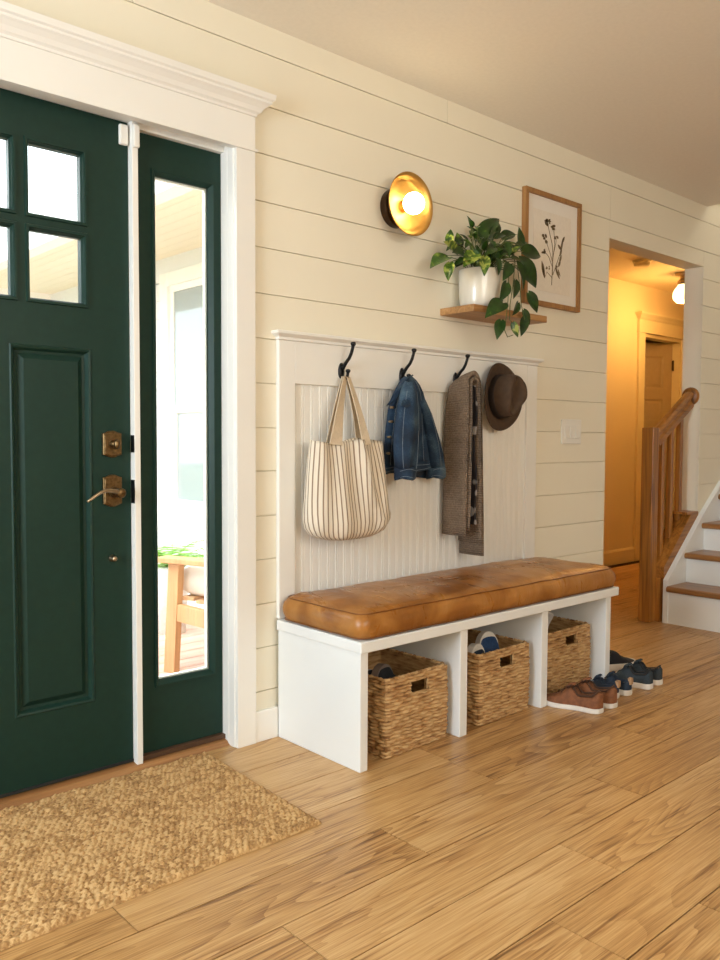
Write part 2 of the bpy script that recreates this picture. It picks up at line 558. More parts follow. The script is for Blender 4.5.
def brass_mat():
    m, nt, b = new_mat('brushed_brass')
    tc = nt.nodes.new('ShaderNodeTexCoord')
    nz = N(nt, 'ShaderNodeTexNoise', i_Scale=14.0, i_Detail=5.0)
    nt.links.new(tc.outputs['Object'], nz.inputs['Vector'])
    r = ramp(nt, [(0.3, (0.50, 0.28, 0.07)), (0.7, (0.66, 0.40, 0.12))], nz.outputs[0])
    nt.links.new(r.outputs[0], b.inputs['Base Color'])
    b.inputs['Metallic'].default_value = 1.0
    b.inputs['Roughness'].default_value = 0.36
    b.inputs['Anisotropic'].default_value = 0.5
    return m


M['brass'] = brass_mat()

# ------------------------------------------------------------------ mesh builder
ORIGIN = {}


class MB:
    def __init__(self):
        self.v, self.f, self.uv, self.rnd = [], [], {}, {}

    def add(self, verts, faces, rnd=None):
        o = len(self.v)
        self.v += [Vector(p) for p in verts]
        for fc in faces:
            if rnd is not None:
                self.rnd[len(self.f)] = rnd
            self.f.append(tuple(i + o for i in fc))
        return self

    def box(self, x0, x1, y0, y1, z0, z1, rnd=None):
        return self.add([(x0, y0, z0), (x1, y0, z0), (x1, y1, z0), (x0, y1, z0), (x0, y0, z1), (x1, y0, z1), (x1, y1, z1), (x0, y1, z1)],
                        [(3, 2, 1, 0), (4, 5, 6, 7), (0, 1, 5, 4), (1, 2, 6, 5), (2, 3, 7, 6), (3, 0, 4, 7)], rnd)

    def obox(self, c, ax, ay, az, sx, sy, sz):
        """oriented box: centre, three unit axes, full sizes"""
        c = Vector(c)
        P = []
        for kz in (-.5, .5):
            for (kx, ky) in ((-.5, -.5), (.5, -.5), (.5, .5), (-.5, .5)):
                P.append(c + ax * (kx * sx) + ay * (ky * sy) + az * (kz * sz))
        return self.add(P, [(3, 2, 1, 0), (4, 5, 6, 7), (0, 1, 5, 4), (1, 2, 6, 5), (2, 3, 7, 6), (3, 0, 4, 7)])

    def prism_xz(self, poly, y0, y1):
        n = len(poly)
        P = [(x, y0, z) for x, z in poly] + [(x, y1, z) for x, z in poly]
        F = [tuple(range(n)), tuple(range(2 * n - 1, n - 1, -1))]
        F += [(i, i + n, (i + 1) % n + n, (i + 1) % n) for i in range(n)]
        return self.add(P, F)

    def prism_yz(self, poly, x0, x1):
        n = len(poly)
        P = [(x0, y, z) for y, z in poly] + [(x1, y, z) for y, z in poly]
        F = [tuple(range(n)), tuple(range(2 * n - 1, n - 1, -1))]
        F += [(i, i + n, (i + 1) % n + n, (i + 1) % n) for i in range(n)]
        return self.add(P, F)

    def loft(self, rings, cap0=True, cap1=True, closed=True, rnd=None, uvscale=None):
        n = len(rings[0])
        o = len(self.v)
        for r in rings:
            self.v += [Vector(p) for p in r]
        # uv in metres, u measured on the widest ring
        best = max(rings, key=lambda r: sum((Vector(r[(i + 1) % n]) - Vector(r[i])).length for i in range(n)))
        us = [0.0]
        for i in range(n):
            us.append(us[-1] + (Vector(best[(i + 1) % n]) - Vector(best[i])).length)
        vs = [0.0]
        for k in range(1, len(rings)):
            vs.append(vs[-1] + (sum((Vector(p) for p in rings[k]), Vector()) / n - sum((Vector(p) for p in rings[k - 1]), Vector()) / n).length)
        m = n if closed else n - 1
        for k in range(len(rings) - 1):
            for i in range(m):
                j = (i + 1) % n
                fi = len(self.f)
                if rnd is not None:
                    self.rnd[fi] = rnd
                self.f.append((o + k * n + i, o + k * n + j, o + (k + 1) * n + j, o + (k + 1) * n + i))
                self.uv[fi] = [(us[i], vs[k]), (us[i + 1], vs[k]), (us[i + 1], vs[k + 1]), (us[i], vs[k + 1])]
        if cap0:
            self.f.append(tuple(o + i for i in range(n - 1, -1, -1)))
        if cap1:
            self.f.append(tuple(o + (len(rings) - 1) * n + i for i in range(n)))
        return self

    def tube(self, pts, rad, n=8, cap=True):
        pts = [Vector(p) for p in pts]
        if not isinstance(rad, (list, tuple)):
            rad = [rad] * len(pts)
        rings = []
        up = None
        for i, p in enumerate(pts):
            t = (pts[min(i + 1, len(pts) - 1)] - pts[max(i - 1, 0)]).normalized()
            if up is None:
                up = Vector((0, 0, 1)) if abs(t.z) < 0.9 else Vector((0, 1, 0))
            a = t.cross(up).normalized()
            bb = a.cross(t).normalized()
            up = bb
            rings.append([p + (a * math.cos(2 * math.pi * k / n) + bb * math.sin(2 * math.pi * k / n)) * rad[i] for k in range(n)])
        return self.loft(rings, cap, cap)

    def ribbon(self, pts, wdir, w, th, widths=None):
        """flat strap along pts; wdir = width direction (vector or list)"""
        pts = [Vector(p) for p in pts]
        rings = []
        for i, p in enumerate(pts):
            t = (pts[min(i + 1, len(pts) - 1)] - pts[max(i - 1, 0)]).normalized()
            wd = Vector(wdir[i] if isinstance(wdir, list) else wdir).normalized()
            nn = t.cross(wd).normalized()
            hw = (widths[i] if widths else w) / 2
            rings.append([p - wd * hw - nn * th / 2, p + wd * hw - nn * th / 2, p + wd * hw + nn * th / 2, p - wd * hw + nn * th / 2])
        return self.loft(rings)

    def lathe(self, prof, c=(0, 0, 0), axis='Z', n=40, cap0=True, cap1=True, sx=1.0):
        """prof = [(radius, height along axis)]"""
        c = Vector(c)
        rings = []
        for r, h in prof:
            ring = []
            for k in range(n):
                a = 2 * math.pi * k / n
                x, y = r * math.cos(a) * sx, r * math.sin(a)
                if axis == 'Z':
                    p = (x, y, h)
                elif axis == 'Y':
                    p = (x, h, -y)
                else:
                    p = (h, x, y)
                ring.append(c + Vector(p))
            rings.append(ring)
        return self.loft(rings, cap0, cap1)

    def grid(self, fn, nu, nv, rnd=None, skip=None):
        o = len(self.v)
        for j in range(nv + 1):
            for i in range(nu + 1):
                self.v.append(Vector(fn(i / nu, j / nv)))
        for j in range(nv):
            for i in range(nu):
                if skip and skip((i + .5) / nu, (j + .5) / nv):
                    continue
                a = o + j * (nu + 1) + i
                fi = len(self.f)
                self.f.append((a, a + 1, a + nu + 2, a + nu + 1))
                self.uv[fi] = [(i / nu, j / nv), ((i + 1) / nu, j / nv), ((i + 1) / nu, (j + 1) / nv), (i / nu, (j + 1) / nv)]
                if rnd is not None:
                    self.rnd[fi] = rnd((i + .5) / nu, (j + .5) / nv) if callable(rnd) else rnd
        return self

    def build(self, name, mat, parent=None, smooth=False, bevel=0.0, origin=None, fix=True, solid=0.0, subsurf=0):
        me = bpy.data.meshes.new(name)
        if parent is not None:
            org = ORIGIN[parent]
        elif origin is not None:
            org = Vector(origin)
        else:
            xs = [p.x for p in self.v]
            ys = [p.y for p in self.v]
            zs = [p.z for p in self.v]
            org = Vector(((min(xs) + max(xs)) / 2, (min(ys) + max(ys)) / 2, min(zs)))
        me.from_pydata([tuple(p - org) for p in self.v], [], self.f)
        if self.uv:
            ul = me.uv_layers.new(name='UVMap')
            for fi, cs in self.uv.items():
                p = me.polygons[fi]
                for k, li in enumerate(p.loop_indices):
                    ul.data[li].uv = cs[k]
        if self.rnd:
            at_ = me.color_attributes.new('rnd', 'FLOAT_COLOR', 'CORNER')
            for fi, r in self.rnd.items():
                rr = r if isinstance(r, tuple) else (r, r, r)
                for li in me.polygons[fi].loop_indices:
                    at_.data[li].color = (*rr, 1)
        if fix:
            bm = bmesh.new()
            bm.from_mesh(me)
            bmesh.ops.recalc_face_normals(bm, faces=bm.faces)
            bm.to_mesh(me)
            bm.free()
        if smooth:
            for p in me.polygons:
                p.use_smooth = True
        me.materials.append(M[mat] if isinstance(mat, str) else mat)
        o = bpy.data.objects.new(name, me)
        COL.objects.link(o)
        ORIGIN[o] = org
        if parent is not None:
            o.parent = parent
        else:
            o.location = org
        if solid:
            s = o.modifiers.new('solid', 'SOLIDIFY')
            s.thickness = solid
            s.offset = 0
        if bevel:
            bv = o.modifiers.new('bevel', 'BEVEL')
            bv.width = bevel
            bv.segments = 2
            bv.limit_method = 'ANGLE'
            bv.angle_limit = math.radians(40)
        if subsurf:
            ss = o.modifiers.new('subsurf', 'SUBSURF')
            ss.levels = subsurf
            ss.render_levels = subsurf
        return o


def tag(o, label, cat, group=None, kind=None):
    o['label'] = label
    o['category'] = cat
    if group:
        o['group'] = group
    if kind:
        o['kind'] = kind
    return o


def thing(name, label, cat, loc=(0, 0, 0), rotz=0.0, group=None, kind=None):
    o = bpy.data.objects.new(name, None)
    COL.objects.link(o)
    o.empty_display_size = 0.1
    o.location = loc
    o.rotation_euler = (0, 0, rotz)
    # parts of a turned thing are modelled in the thing's own frame
    ORIGIN[o] = Vector((0, 0, 0)) if rotz else Vector(loc)
    return tag(o, label, cat, group, kind)


def local_thing(name, label, cat, matrix, group=None):
    o = bpy.data.objects.new(name, None)
    COL.objects.link(o)
    o.empty_display_size = 0.1
    o.matrix_world = matrix
    ORIGIN[o] = Vector((0, 0, 0))
    return tag(o, label, cat, group)


def struct(o, label, cat):
    return tag(o, label, cat, None, 'structure')


def dup(root, loc, label=None, rotz=None):
    r = root.copy()
    COL.objects.link(r)
    r.location = loc
    if rotz is not None:
        r.rotation_euler = (0, 0, rotz)
    if label:
        r['label'] = label
    for ch in list(root.children):
        c = ch.copy()
        COL.objects.link(c)
        c.parent = r
        for g in list(ch.children):
            d = g.copy()
            COL.objects.link(d)
            d.parent = c
    return r


rng = random.Random(7)

# ------------------------------------------------------------------ room shell
XL, XR, YF, ZC = -1.6, 7.6, -4.7, 2.5
OPX0, OPX1, OPZ = 3.93, 4.992, 2.134          # hall opening
DX0, DX1, DZ = 0.336, 1.60, 2.075             # front door opening

# floor: planks of 0.19 m laid along the wall, measured end joints
fb = MB()
PW, PL = 0.1905, 1.225
joints = {0: 0.827, 1: 1.552, 2: 1.073, 3: 1.85, 4: 1.537}
frng = random.Random(11)
for k in range(-10, 25):
    y1 = -0.585 - PW * k
    y0 = y1 - PW
    if y0 > 1.45 or y1 < YF:
        continue
    xj = joints.get(k, frng.uniform(0, PL))
    x = XL + ((xj - XL) % PL) - PL
    while x < 9.0:
        a, b_ = max(x, XL), min(x + PL, 9.0)
        lo = max(y0, YF)
        if lo < 0.11 and b_ > XL:
            pass
        hi = y1
        if y1 > 0.03 and b_ < 3.92:
            hi = 0.0299
        c = (frng.random(), frng.random(), frng.random())
        if b_ - a > 0.01 and hi > lo + .01:
            fb.box(a + .0014, b_ - .0014, lo + .0019, hi - .0019, -0.02, 0.0, rnd=c)
        x += PL
floor = fb.build('floor', 'floor', origin=(0, 0, 0), fix=False)
struct(floor, 'light oak plank floor of the entry', 'floor')
sub = MB().box(XL, 9.0, YF, 0.12, -0.05, -0.0035).box(3.2, 9.0, 0.12, 1.45, -0.05, -0.0035)
sub.build('subfloor', 'floor_gap', parent=floor)

ZB = [0.0, 0.175, 0.332, 0.489, 0.648, 0.803, 0.962, 1.114, 1.270, 1.426, 1.582, 1.741, 1.899, 2.062, 2.227, 2.404, 2.58, 2.76, 2.94, 3.12, 3.30, 3.48, 3.66, 3.95]


def rect_minus(x0, x1, z0, z1, holes):
    rects = [(x0, x1, z0, z1)]
    for hx0, hx1, hz0, hz1 in holes:
        out = []
        for a, b_, c, d in rects:
            if hx1 <= a or hx0 >= b_ or hz1 <= c or hz0 >= d:
                out.append((a, b_, c, d))
                continue
            if a < hx0:
                out.append((a, hx0, c, d))
            if hx1 < b_:
                out.append((hx1, b_, c, d))
            m0, m1 = max(a, hx0), min(b_, hx1)
            if c < hz0:
                out.append((m0, m1, c, hz0))
            if hz1 < d:
                out.append((m0, m1, hz1, d))
        rects = out
    return rects


HOLES = [(DX0, DX1, -1, DZ), (OPX0, OPX1, -1, OPZ)]
wb = MB()
SEAMS = {15: [1.23, 2.66], 14: [3.935]}
for k in range(len(ZB) - 1):
    z0, z1 = ZB[k] + 0.0016, ZB[k + 1] - 0.0016
    xs = [XL] + SEAMS.get(k, []) + [XR]
    if z0 >= ZC:
        xs = [5.0, XR]
    elif z1 > ZC:
        z1 = ZC
    for a, b_ in zip(xs, xs[1:]):
        for r in rect_minus(a + .0008, b_ - .0008, z0, z1, HOLES):
            wb.box(r[0], r[1], 0.0, 0.012, r[2], r[3])
wall_back = wb.build('wall_back', 'wall', origin=(0, 0, 0), bevel=0.0012)
struct(wall_back, 'cream shiplap wall behind the bench', 'wall')
core = MB()
for r in rect_minus(XL, 9.0, 0.0, ZC, HOLES):
    core.box(r[0], r[1], 0.009, 0.12, r[2], r[3])
core.box(5.02, XR, 0.009, 0.12, ZC, 3.95)
core.build('wall_core', 'wall', parent=wall_back)

# left wall with a window opening, front wall with a window opening behind the camera, right wall
for nm, lab in (('wall_left', 'plain cream wall at the left end of the entry'),):
    w = MB()
    for a, b_, c, d in rect_minus(YF, 0.12, 0, ZC, [(-1.70, -0.40, 0.80, 2.10)]):
        w.box(XL - 0.12, XL, a, b_, c, d)
    struct(w.build(nm, 'wall', origin=(XL, 0, 0)), lab, 'wall')
w = MB()
for a, b_, c, d in rect_minus(XL - .12, XR + .12, 0, ZC, []):
    w.box(a, b_, YF - 0.12, YF, c, d)
struct(w.build('wall_front', 'wall', origin=(0, YF, 0)), 'plain cream wall across the room from the bench', 'wall')
w = MB().box(XR, XR + 0.12, YF, 0.12, 0, 3.95)
struct(w.build('wall_right', 'wall', origin=(XR, 0, 0)), 'plain cream wall past the top of the stairs', 'wall')
c = MB().box(XL - .12, 5.02, YF - .12, 0.13, ZC, ZC + 0.1).box(5.02, XR, YF, -1.15, ZC, ZC + 0.1)
c.box(5.02, XR, -1.15, -1.05, ZC, 3.95).box(4.92, 5.02, -1.15, 0.0, ZC + .1, 3.95).box(4.92, XR + .1, -1.15, 0.12, 3.95, 4.05)
struct(c.build('ceiling', 'ceiling', origin=(0, 0, ZC)), 'pale warm ceiling over the entry', 'ceiling')

# baseboards on the back wall
for nm, a, b_ in (('baseboard_left', 1.667, 1.765), ('baseboard_right', 3.252, OPX0), ('baseboard_far', XL, 0.255)):
    b1 = MB().prism_yz([(0.0, 0), (-0.016, 0), (-0.016, 0.106), (-0.014, 0.109), (0.0, 0.109)], a, b_)
    struct(b1.build(nm, 'trim', bevel=0.001), {'baseboard_left': 'short white baseboard between door casing and bench', 'baseboard_right': 'white baseboard between bench and hall opening', 'baseboard_far': 'white baseboard left of the front door'}[nm], 'baseboard')

# ---- front door casing
t = MB()
t.box(1.590, 1.667, -0.02, 0.0, 0.0, 2.052)
t.box(0.262, 0.344, -0.02, 0.0, 0.0, 2.052)
t.box(0.25, 1.676, -0.026, 0.0, 2.052, 2.061)
t.box(0.258, 1.667, -0.021, 0.0, 2.061, 2.168)
crown = [(0, 2.168), (-0.028, 2.168), (-0.030, 2.178), (-0.034, 2.182), (-0.040, 2.186), (-0.048, 2.202), (-0.062, 2.216), (-0.070, 2.222), (-0.070, 2.232), (-0.078, 2.238), (-0.082, 2.262), (0, 2.262)]
rings = []
for y, z in crown:
    e = -y - 0.028 if y < -0.02 else -0.0
    e = max(0, e)
    rings.append([(0.255 - e, y, z), (1.681 + e, y, z)])
# crown with mitred returns
cr = []
for y, z in crown:
    y, z = y * .9, 2.168 + (z - 2.168) * .76
    d = -y
    cr.append([(0.28 - d, 0, z), (0.28 - d, y, z), (1.645 + d, y, z), (1.645 + d, 0, z)])
t.loft(cr[1:-1], True, True)
struct(t.build('trim_1', 'trim', bevel=0.0012), 'white door casing with a crown moulding head', 'door casing')
# jambs and mullion
t = MB()
t.box(1.587, 1.600, -0.004, 0.12, 0.0, 2.075)
t.box(1.586, 1.592, 0.030, 0.0695, 0.0, 2.066)
t.box(0.336, 0.352, -0.004, 0.12, 0.0, 2.075)
t.box(0.352, 1.587, -0.004, 0.12, 2.068, 2.080)
t.box(1.2445, 1.2645, 0.043, 0.12, 0.015, 2.068)
t.box(1.2645, 1.587, 0.050, 0.118, 2.049, 2.069)
struct(t.build('trim_2', 'trim', bevel=0.0015), 'white jambs and the slim mullion beside the green door', 'door jamb')
# threshold
t = MB().prism_yz([(0.12, 0.0), (0.12, 0.022), (0.075, 0.02), (0.04, 0.014), (0.026, 0.0)], 0.336, 1.598)
th = t.build('threshold', 'threshold', bevel=0.002)
struct(th, 'brown wooden threshold strip under the green door', 'threshold')
t = MB().box(1.266, 1.592, 0.052, 0.075, 0.0195, 0.034)
t.build('sill_strip', 'brown_sill', parent=th)


# ---- the front door
def ring_panel(mb, x0, x1, z0, z1, steps):
    """recessed raised panel: steps = [(inset, y)] from the outer edge to the field"""
    rings = []
    for ins, y in steps:
        rings.append([(x0 + ins, y, z0 + ins), (x1 - ins, y, z0 + ins), (x1 - ins, y, z1 - ins), (x0 + ins, y, z1 - ins)])
    mb.loft(rings, False, True)


FY, BY = 0.07, 0.115
LX = [(0.505, 0.670), (0.7175, 0.8825), (0.930, 1.095)]
LZ = [(1.485, 1.688), (1.732, 1.938)]
d = MB()
LEFT, RIGHT = 0.358, 1.2425
# stiles, rails, muntins as faces of one slab (front + back) built from boxes between openings
PX = [(0.485, 0.733), (0.867, 1.115)]
PZ = (0.246, 1.350)
holes = [(a, b_, c, e) for a, b_ in LX for c, e in LZ] + [(a, b_, *PZ) for a, b_ in PX]
for r in rect_minus(LEFT, RIGHT, 0.018, 2.066, holes):
    d.box(r[0], r[1], FY, BY, r[2], r[3])
for a, b_ in PX:
    ring_panel(d, a, b_, PZ[0], PZ[1], [(0, FY), (0.004, FY - .003), (0.010, FY - .001), (0.017, FY + .012), (0.026, FY + .013), (0.042, FY + .003), (0.045, FY + .003)])
    d.box(a, b_, BY - 0.02, BY, *PZ)
# glazing beads
for a, b_ in LX:
    for c, e in LZ:
        rings = []
        for ins, y in ((-0.012, FY), (-0.010, FY - .006), (-0.003, FY - .006), (0.004, FY + .012), (0.004, FY + .03)):
            rings.append([(a + ins, y, c + ins), (b_ - ins, y, c + ins), (b_ - ins, y, e - ins), (a + ins, y, e - ins)])
        d.loft(rings, False, False)
door = d.build('door_1', 'green', origin=(0.8, 0.09, 0.018), fix=False)
struct(door, 'dark green front door with six small panes over two tall panels', 'door')
for a, b_ in LX:
    for c, e in LZ:
        MB().box(a, b_, FY + .022, FY + .027, c, e).build('glass_pane', 'glass', parent=door)
# sweep at the bottom
MB().box(LEFT, RIGHT, FY - 0.004, FY + .002, 0.0225, 0.03).build('door_sweep', 'black_seal', parent=door)


def bracket_plate(cx, cz, w, h, y0, y1, bow):
    """back plate with a scalloped top and bottom"""
    pts = []
    for s in (1, -1):
        prof = [(0.5, 0.0), (0.46, 0.0), (0.30, 0.35), (0.15, 0.9), (0.0, 1.0), (-0.15, 0.9), (-0.30, 0.35), (-0.46, 0.0), (-0.5, 0.0)]
        if s < 0:
            prof = [(-a, b_) for a, b_ in prof]
        for a, b_ in prof:
            pts.append((cx + a * w, cz + s * (h / 2 - bow + b_ * bow)))
    m = MB()
    rings = []
    for ins, y in ((1.0, y0), (1.0, y1 + .003), (0.93, y1 + .001), (0.86, y1 + .0015), (0.82, y1), (0.80, y1)):
        rings.append([(cx + (x - cx) * ins, y, cz + (z - cz) * (1 - (1 - ins) * w / h)) for x, z in pts])
    m.loft(rings, True, True)
    return m


db = bracket_plate(1.177, 1.057, 0.062, 0.084, FY, FY - 0.012, 0.008).build('deadbolt', 'bronze', parent=door, fix=True, bevel=0.0008)
MB().lathe([(0.013, FY - .012), (0.013, FY - .02), (0.009, FY - .024), (0.009, FY - .034)], (1.177, 0, 1.057), 'Y', 20).build('thumb_turn_post', 'bronze', parent=db, smooth=True)
tt = MB()
tt.lathe([(0.004, FY - .050), (0.010, FY - .048), (0.016, FY - .043), (0.016, FY - .037), (0.009, FY - .032)], (1.177, 0, 1.057), 'Y', 20, sx=0.6)
tt.build('thumb_turn', 'bronze', parent=db, smooth=True)
hs = bracket_plate(1.177, 0.910, 0.062, 0.102, FY, FY - 0.012, 0.009).build('handle_plate', 'bronze', parent=door, bevel=0.0008)
MB().lathe([(0.018, FY - .012), (0.017, FY - .018), (0.012, FY - .022), (0.0115, FY - .045), (0.015, FY - .052), (0.015, FY - .064), (0.008, FY - .068)], (1.181, 0, 0.905), 'Y', 24).build('lever_rose', 'bronze', parent=hs, smooth=True)
lev = []
for k in range(13):
    s = k / 12
    lev.append((1.181 - 0.112 * s, FY - .056 - .012 * math.sin(s * 2.4), 0.905 + 0.010 * math.sin(s * math.pi * 1.25) - 0.016 * max(0, s - .6) ** 1.3 * 3))
MB().tube(lev, [0.0080 - 0.0040 * (k / 12) for k in range(13)], 10).build('lever', 'pewter', parent=hs, smooth=True)
MB().lathe([(0.012, FY), (0.011, FY - .006), (0.007, FY - .010), (0.009, FY - .016), (0.0085, FY - .022), (0.004, FY - .025)], (1.176, 0, 0.695), 'Y', 20).build('small_knob', 'pewter', parent=door, smooth=True)
# dark strike plates on the mullion
for zc, hh in ((1.058, 0.055), (0.905, 0.075)):
    s = MB().box(1.2432, 1.2444, 0.046, 0.0685, zc - hh / 2, zc + hh / 2)
    if hh > .06:
        s.lathe([(0.026, 1.2432), (0.022, 1.2428), (0.0, 1.2427)], (0, 0.050, zc), 'X', 16, False, False, sx=0.30)
    tag(s.build('strike_plate', 'black_metal'), 'black strike plate on the mullion beside the ' + ('deadbolt' if hh < .06 else 'door lever'), 'strike plate', 'strike plates on the door mullion')
# contact sensor: large half on the door, small half on the mullion
s = MB().box(1.210, 1.239, FY - .016, FY, 1.992, 2.055).build('door_sensor', 'plastic', parent=door, bevel=0.005)
tag(MB().box(1.2448, 1.2655, 0.030, 0.0429, 1.985, 2.056).build('sensor_magnet', 'plastic', bevel=0.004), 'small white sensor magnet at the top of the mullion', 'sensor')

# ---- sidelight
sx0, sx1, sz0, sz1 = 1.2650, 1.5855, 0.036, 2.048
gx0, gx1, gz0, gz1 = 1.342, 1.540, 0.268, 1.926
s = MB()
for r in rect_minus(sx0, sx1, sz0, sz1, [(gx0 - .02, gx1 + .02, gz0 - .02, gz1 + .02)]):
    s.box(r[0], r[1], FY, BY, r[2], r[3])
rings = []
for ins, y in ((-0.020, FY), (-0.019, FY - .006), (-0.013, FY - .006), (-0.006, FY + .002), (0.0, FY + .010), (0.0, FY + .035), (0.0, BY)):
    rings.append([(gx0 + ins, y, gz0 + ins), (gx1 - ins, y, gz0 + ins), (gx1 - ins, y, gz1 - ins), (gx0 + ins, y, gz1 - ins)])
s.loft(rings, False, False)
side = s.build('window_1', 'green', origin=(1.425, 0.09, 0.036), fix=False)
struct(side, 'dark green sidelight panel with one tall pane beside the door', 'sidelight')
MB().box(gx0, gx1, FY + .014, FY + .019, gz0, gz1).build('glass_pane', 'glass', parent=side)
sp = MB()
for r in rect_minus(gx0, gx1, gz0, gz1, [(gx0 + .006, gx1 - .006, gz0 + .006, gz1 - .006)]):
    sp.box(r[0], r[1], FY + .020, FY + .034, r[2], r[3])
sp.build('glazing_spacer', 'porch_trim', parent=side)

# ------------------------------------------------------------------ hall beyond the opening
HY, HZ = 1.41, 2.43
hx0, hx1, hzt = 6.815, 7.50, 2.0
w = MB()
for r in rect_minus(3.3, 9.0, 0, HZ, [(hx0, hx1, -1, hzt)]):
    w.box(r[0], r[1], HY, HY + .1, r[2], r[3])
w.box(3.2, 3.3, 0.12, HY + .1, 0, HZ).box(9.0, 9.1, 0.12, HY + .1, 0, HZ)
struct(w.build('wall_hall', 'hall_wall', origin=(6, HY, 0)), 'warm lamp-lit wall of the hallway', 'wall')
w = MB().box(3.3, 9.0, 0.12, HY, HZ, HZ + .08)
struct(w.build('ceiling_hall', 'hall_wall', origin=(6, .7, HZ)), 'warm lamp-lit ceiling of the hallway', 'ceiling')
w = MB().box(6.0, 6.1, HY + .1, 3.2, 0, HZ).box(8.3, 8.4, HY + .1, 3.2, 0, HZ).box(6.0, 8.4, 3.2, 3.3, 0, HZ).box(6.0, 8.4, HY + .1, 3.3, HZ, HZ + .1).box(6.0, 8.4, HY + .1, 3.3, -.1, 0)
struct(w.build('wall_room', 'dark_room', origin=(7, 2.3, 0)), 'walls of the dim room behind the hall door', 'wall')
# casing and crowned head
t = MB()
t.box(6.712, 6.815, HY - .022, HY, 0, hzt + .015)
t.box(7.50, 7.60, HY - .022, HY, 0, hzt + .015)
t.box(6.70, 7.612, HY - .03, HY, hzt + .015, hzt + .03)
t.box(6.708, 7.604, HY - .024, HY, hzt + .03, hzt + .13)
cr = []
for dd, z in ((0.024, 2.13), (0.034, 2.14), (0.045, 2.155), (0.062, 2.17), (0.068, 2.175), (0.068, 2.19)):
    cr.append([(6.735 - dd, HY, z), (6.735 - dd, HY - dd, z), (7.577 + dd, HY - dd, z), (7.577 + dd, HY, z)])
t.loft(cr, True, True)
struct(t.build('trim_3', 'hall_trim', bevel=0.0015), 'lamp-lit casing with crowned head around the hall door', 'door casing')
b1 = MB().prism_yz([(HY, 0), (HY - .016, 0), (HY - .016, 0.11), (HY - .01, 0.122), (HY, 0.13)], 3.3, 6.712)
struct(b1.build('baseboard_hall', 'hall_trim'), 'lamp-lit baseboard along the hallway wall', 'baseboard')
t = MB().box(hx0 - .002, hx0 + .014, HY + .0, HY + .1, 0, hzt).box(hx1 - .014, hx1 + .002, HY, HY + .1, 0, hzt).box(hx0, hx1, HY, HY + .1, hzt - .014, hzt + .002)
struct(t.build('trim_4', 'hall_trim'), 'jambs inside the hall doorway', 'door jamb')
# the hall door standing ajar, hinged on its right
ang = math.radians(168)
hd = thing('door_2', 'six panel door standing ajar in the hallway doorway', 'door', (hx1 - .018, HY + .095, 0.008), math.radians(180 - 28), kind='structure')
dl = MB()
DW, DH = 0.645, 1.975
pan = [(0.09, 0.29, 0.15, 0.75), (0.355, 0.555, 0.15, 0.75), (0.09, 0.29, 0.85, 1.45), (0.355, 0.555, 0.85, 1.45), (0.09, 0.29, 1.55, 1.85), (0.355, 0.555, 1.55, 1.85)]
for r in rect_minus(0, DW, 0, DH, pan):
    dl.box(r[0], r[1], -0.0, 0.035, r[2], r[3])
for a, b_, c, e in pan:
    for y, s in ((0.035, -1), (0.0, 1)):
        ring_panel(dl, a, b_, c, e, [(0, y), (0.015, y + s * .010), (0.022, y + s * .010), (0.045, y + s * .003), (0.05, y + s * .003)])
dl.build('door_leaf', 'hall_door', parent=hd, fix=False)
for z in (0.25, 1.0, 1.72):
    MB().box(-0.014, 0.004, 0.0, 0.040, z, z + .09).lathe([(0.007, z - .004), (0.007, z + .094)], (-0.006, 0.043, 0), 'Z', 10).build('hinge', 'dark_bronze', parent=hd)

# hall ceiling lamp and smoke detector
lp = thing('hall_ceiling_lamp', 'glowing schoolhouse globe lamp on the hallway ceiling', 'ceiling lamp', (6.52, 0.9, 2.14))
MB().lathe([(0.02, 2.187), (0.050, 2.192), (0.076, 2.215), (0.084, 2.245), (0.080, 2.275), (0.064, 2.305), (0.045, 2.328), (0.044, 2.345)], (6.52, .9, 0), 'Z', 32).build('glass_globe', 'globe', parent=lp, smooth=True)
MB().lathe([(0.048, 2.335), (0.050, 2.365), (0.03, 2.38), (0.03, 2.405), (0.065, 2.415), (0.07, 2.4295)], (6.52, .9, 0), 'Z', 32).build('canopy', 'pewter', parent=lp, smooth=True)
gl = bpy.data.lights.new('globe_light', 'POINT')
gl.energy = 14.5
gl.color = (1.0, 0.53, 0.16)
gl.shadow_soft_size = 0.07
go = bpy.data.objects.new('globe_light', gl)
COL.objects.link(go)
go.parent = lp
go.location = (0, 0, -0.035)
sd = MB().lathe([(0.035, 2.385), (0.052, 2.388), (0.06, 2.40), (0.06, 2.415), (0.07, 2.418), (0.07, 2.43)], (5.84, .89, 0), 'Z', 28)
tag(sd.build('smoke_detector', 'hall_trim', smooth=False), 'round smoke detector on the hallway ceiling', 'smoke detector')

# ------------------------------------------------------------------ stairs
st = thing('staircase', 'straight stair with oak treads and white risers along the shiplap wall', 'staircase', (4.57, -0.5, 0))
rz = [0.0, 0.222, 0.400, 0.567, 0.735, 0.903, 1.071, 1.239, 1.407, 1.575, 1.743]
sxs = [4.566 + 0.214 * k for k in range(11)]
YS0, YS1 = -0.033, -1.03
for k in range(10):
    x = sxs[k]
    z0, z1 = rz[k], rz[k + 1]
    MB().box(x + .02, x + .036, YS1, YS0, z0, z1 - .033).build('riser', 'bench_paint', parent=st)
    tr = MB()
    poly = [(x - .012, z1 - .017), (x - .008, z1 - .029), (x + .004, z1 - .034), (x + .25, z1 - .034), (x + .25, z1), (x + .004, z1), (x - .008, z1 - .005)]
    tr.prism_xz(poly, YS1 - .0, YS0).build('tread', 'oak_y', parent=st)
sk = MB().prism_xz([(4.578, 0), (4.578, 0.02), (4.578, 0.255), (5.004, 0.620), (5.246, 0.802), (6.75, 1.91), (XR - .01, 1.91), (XR - .01, 1.6), (5.0, 0)], YS0, -0.002)
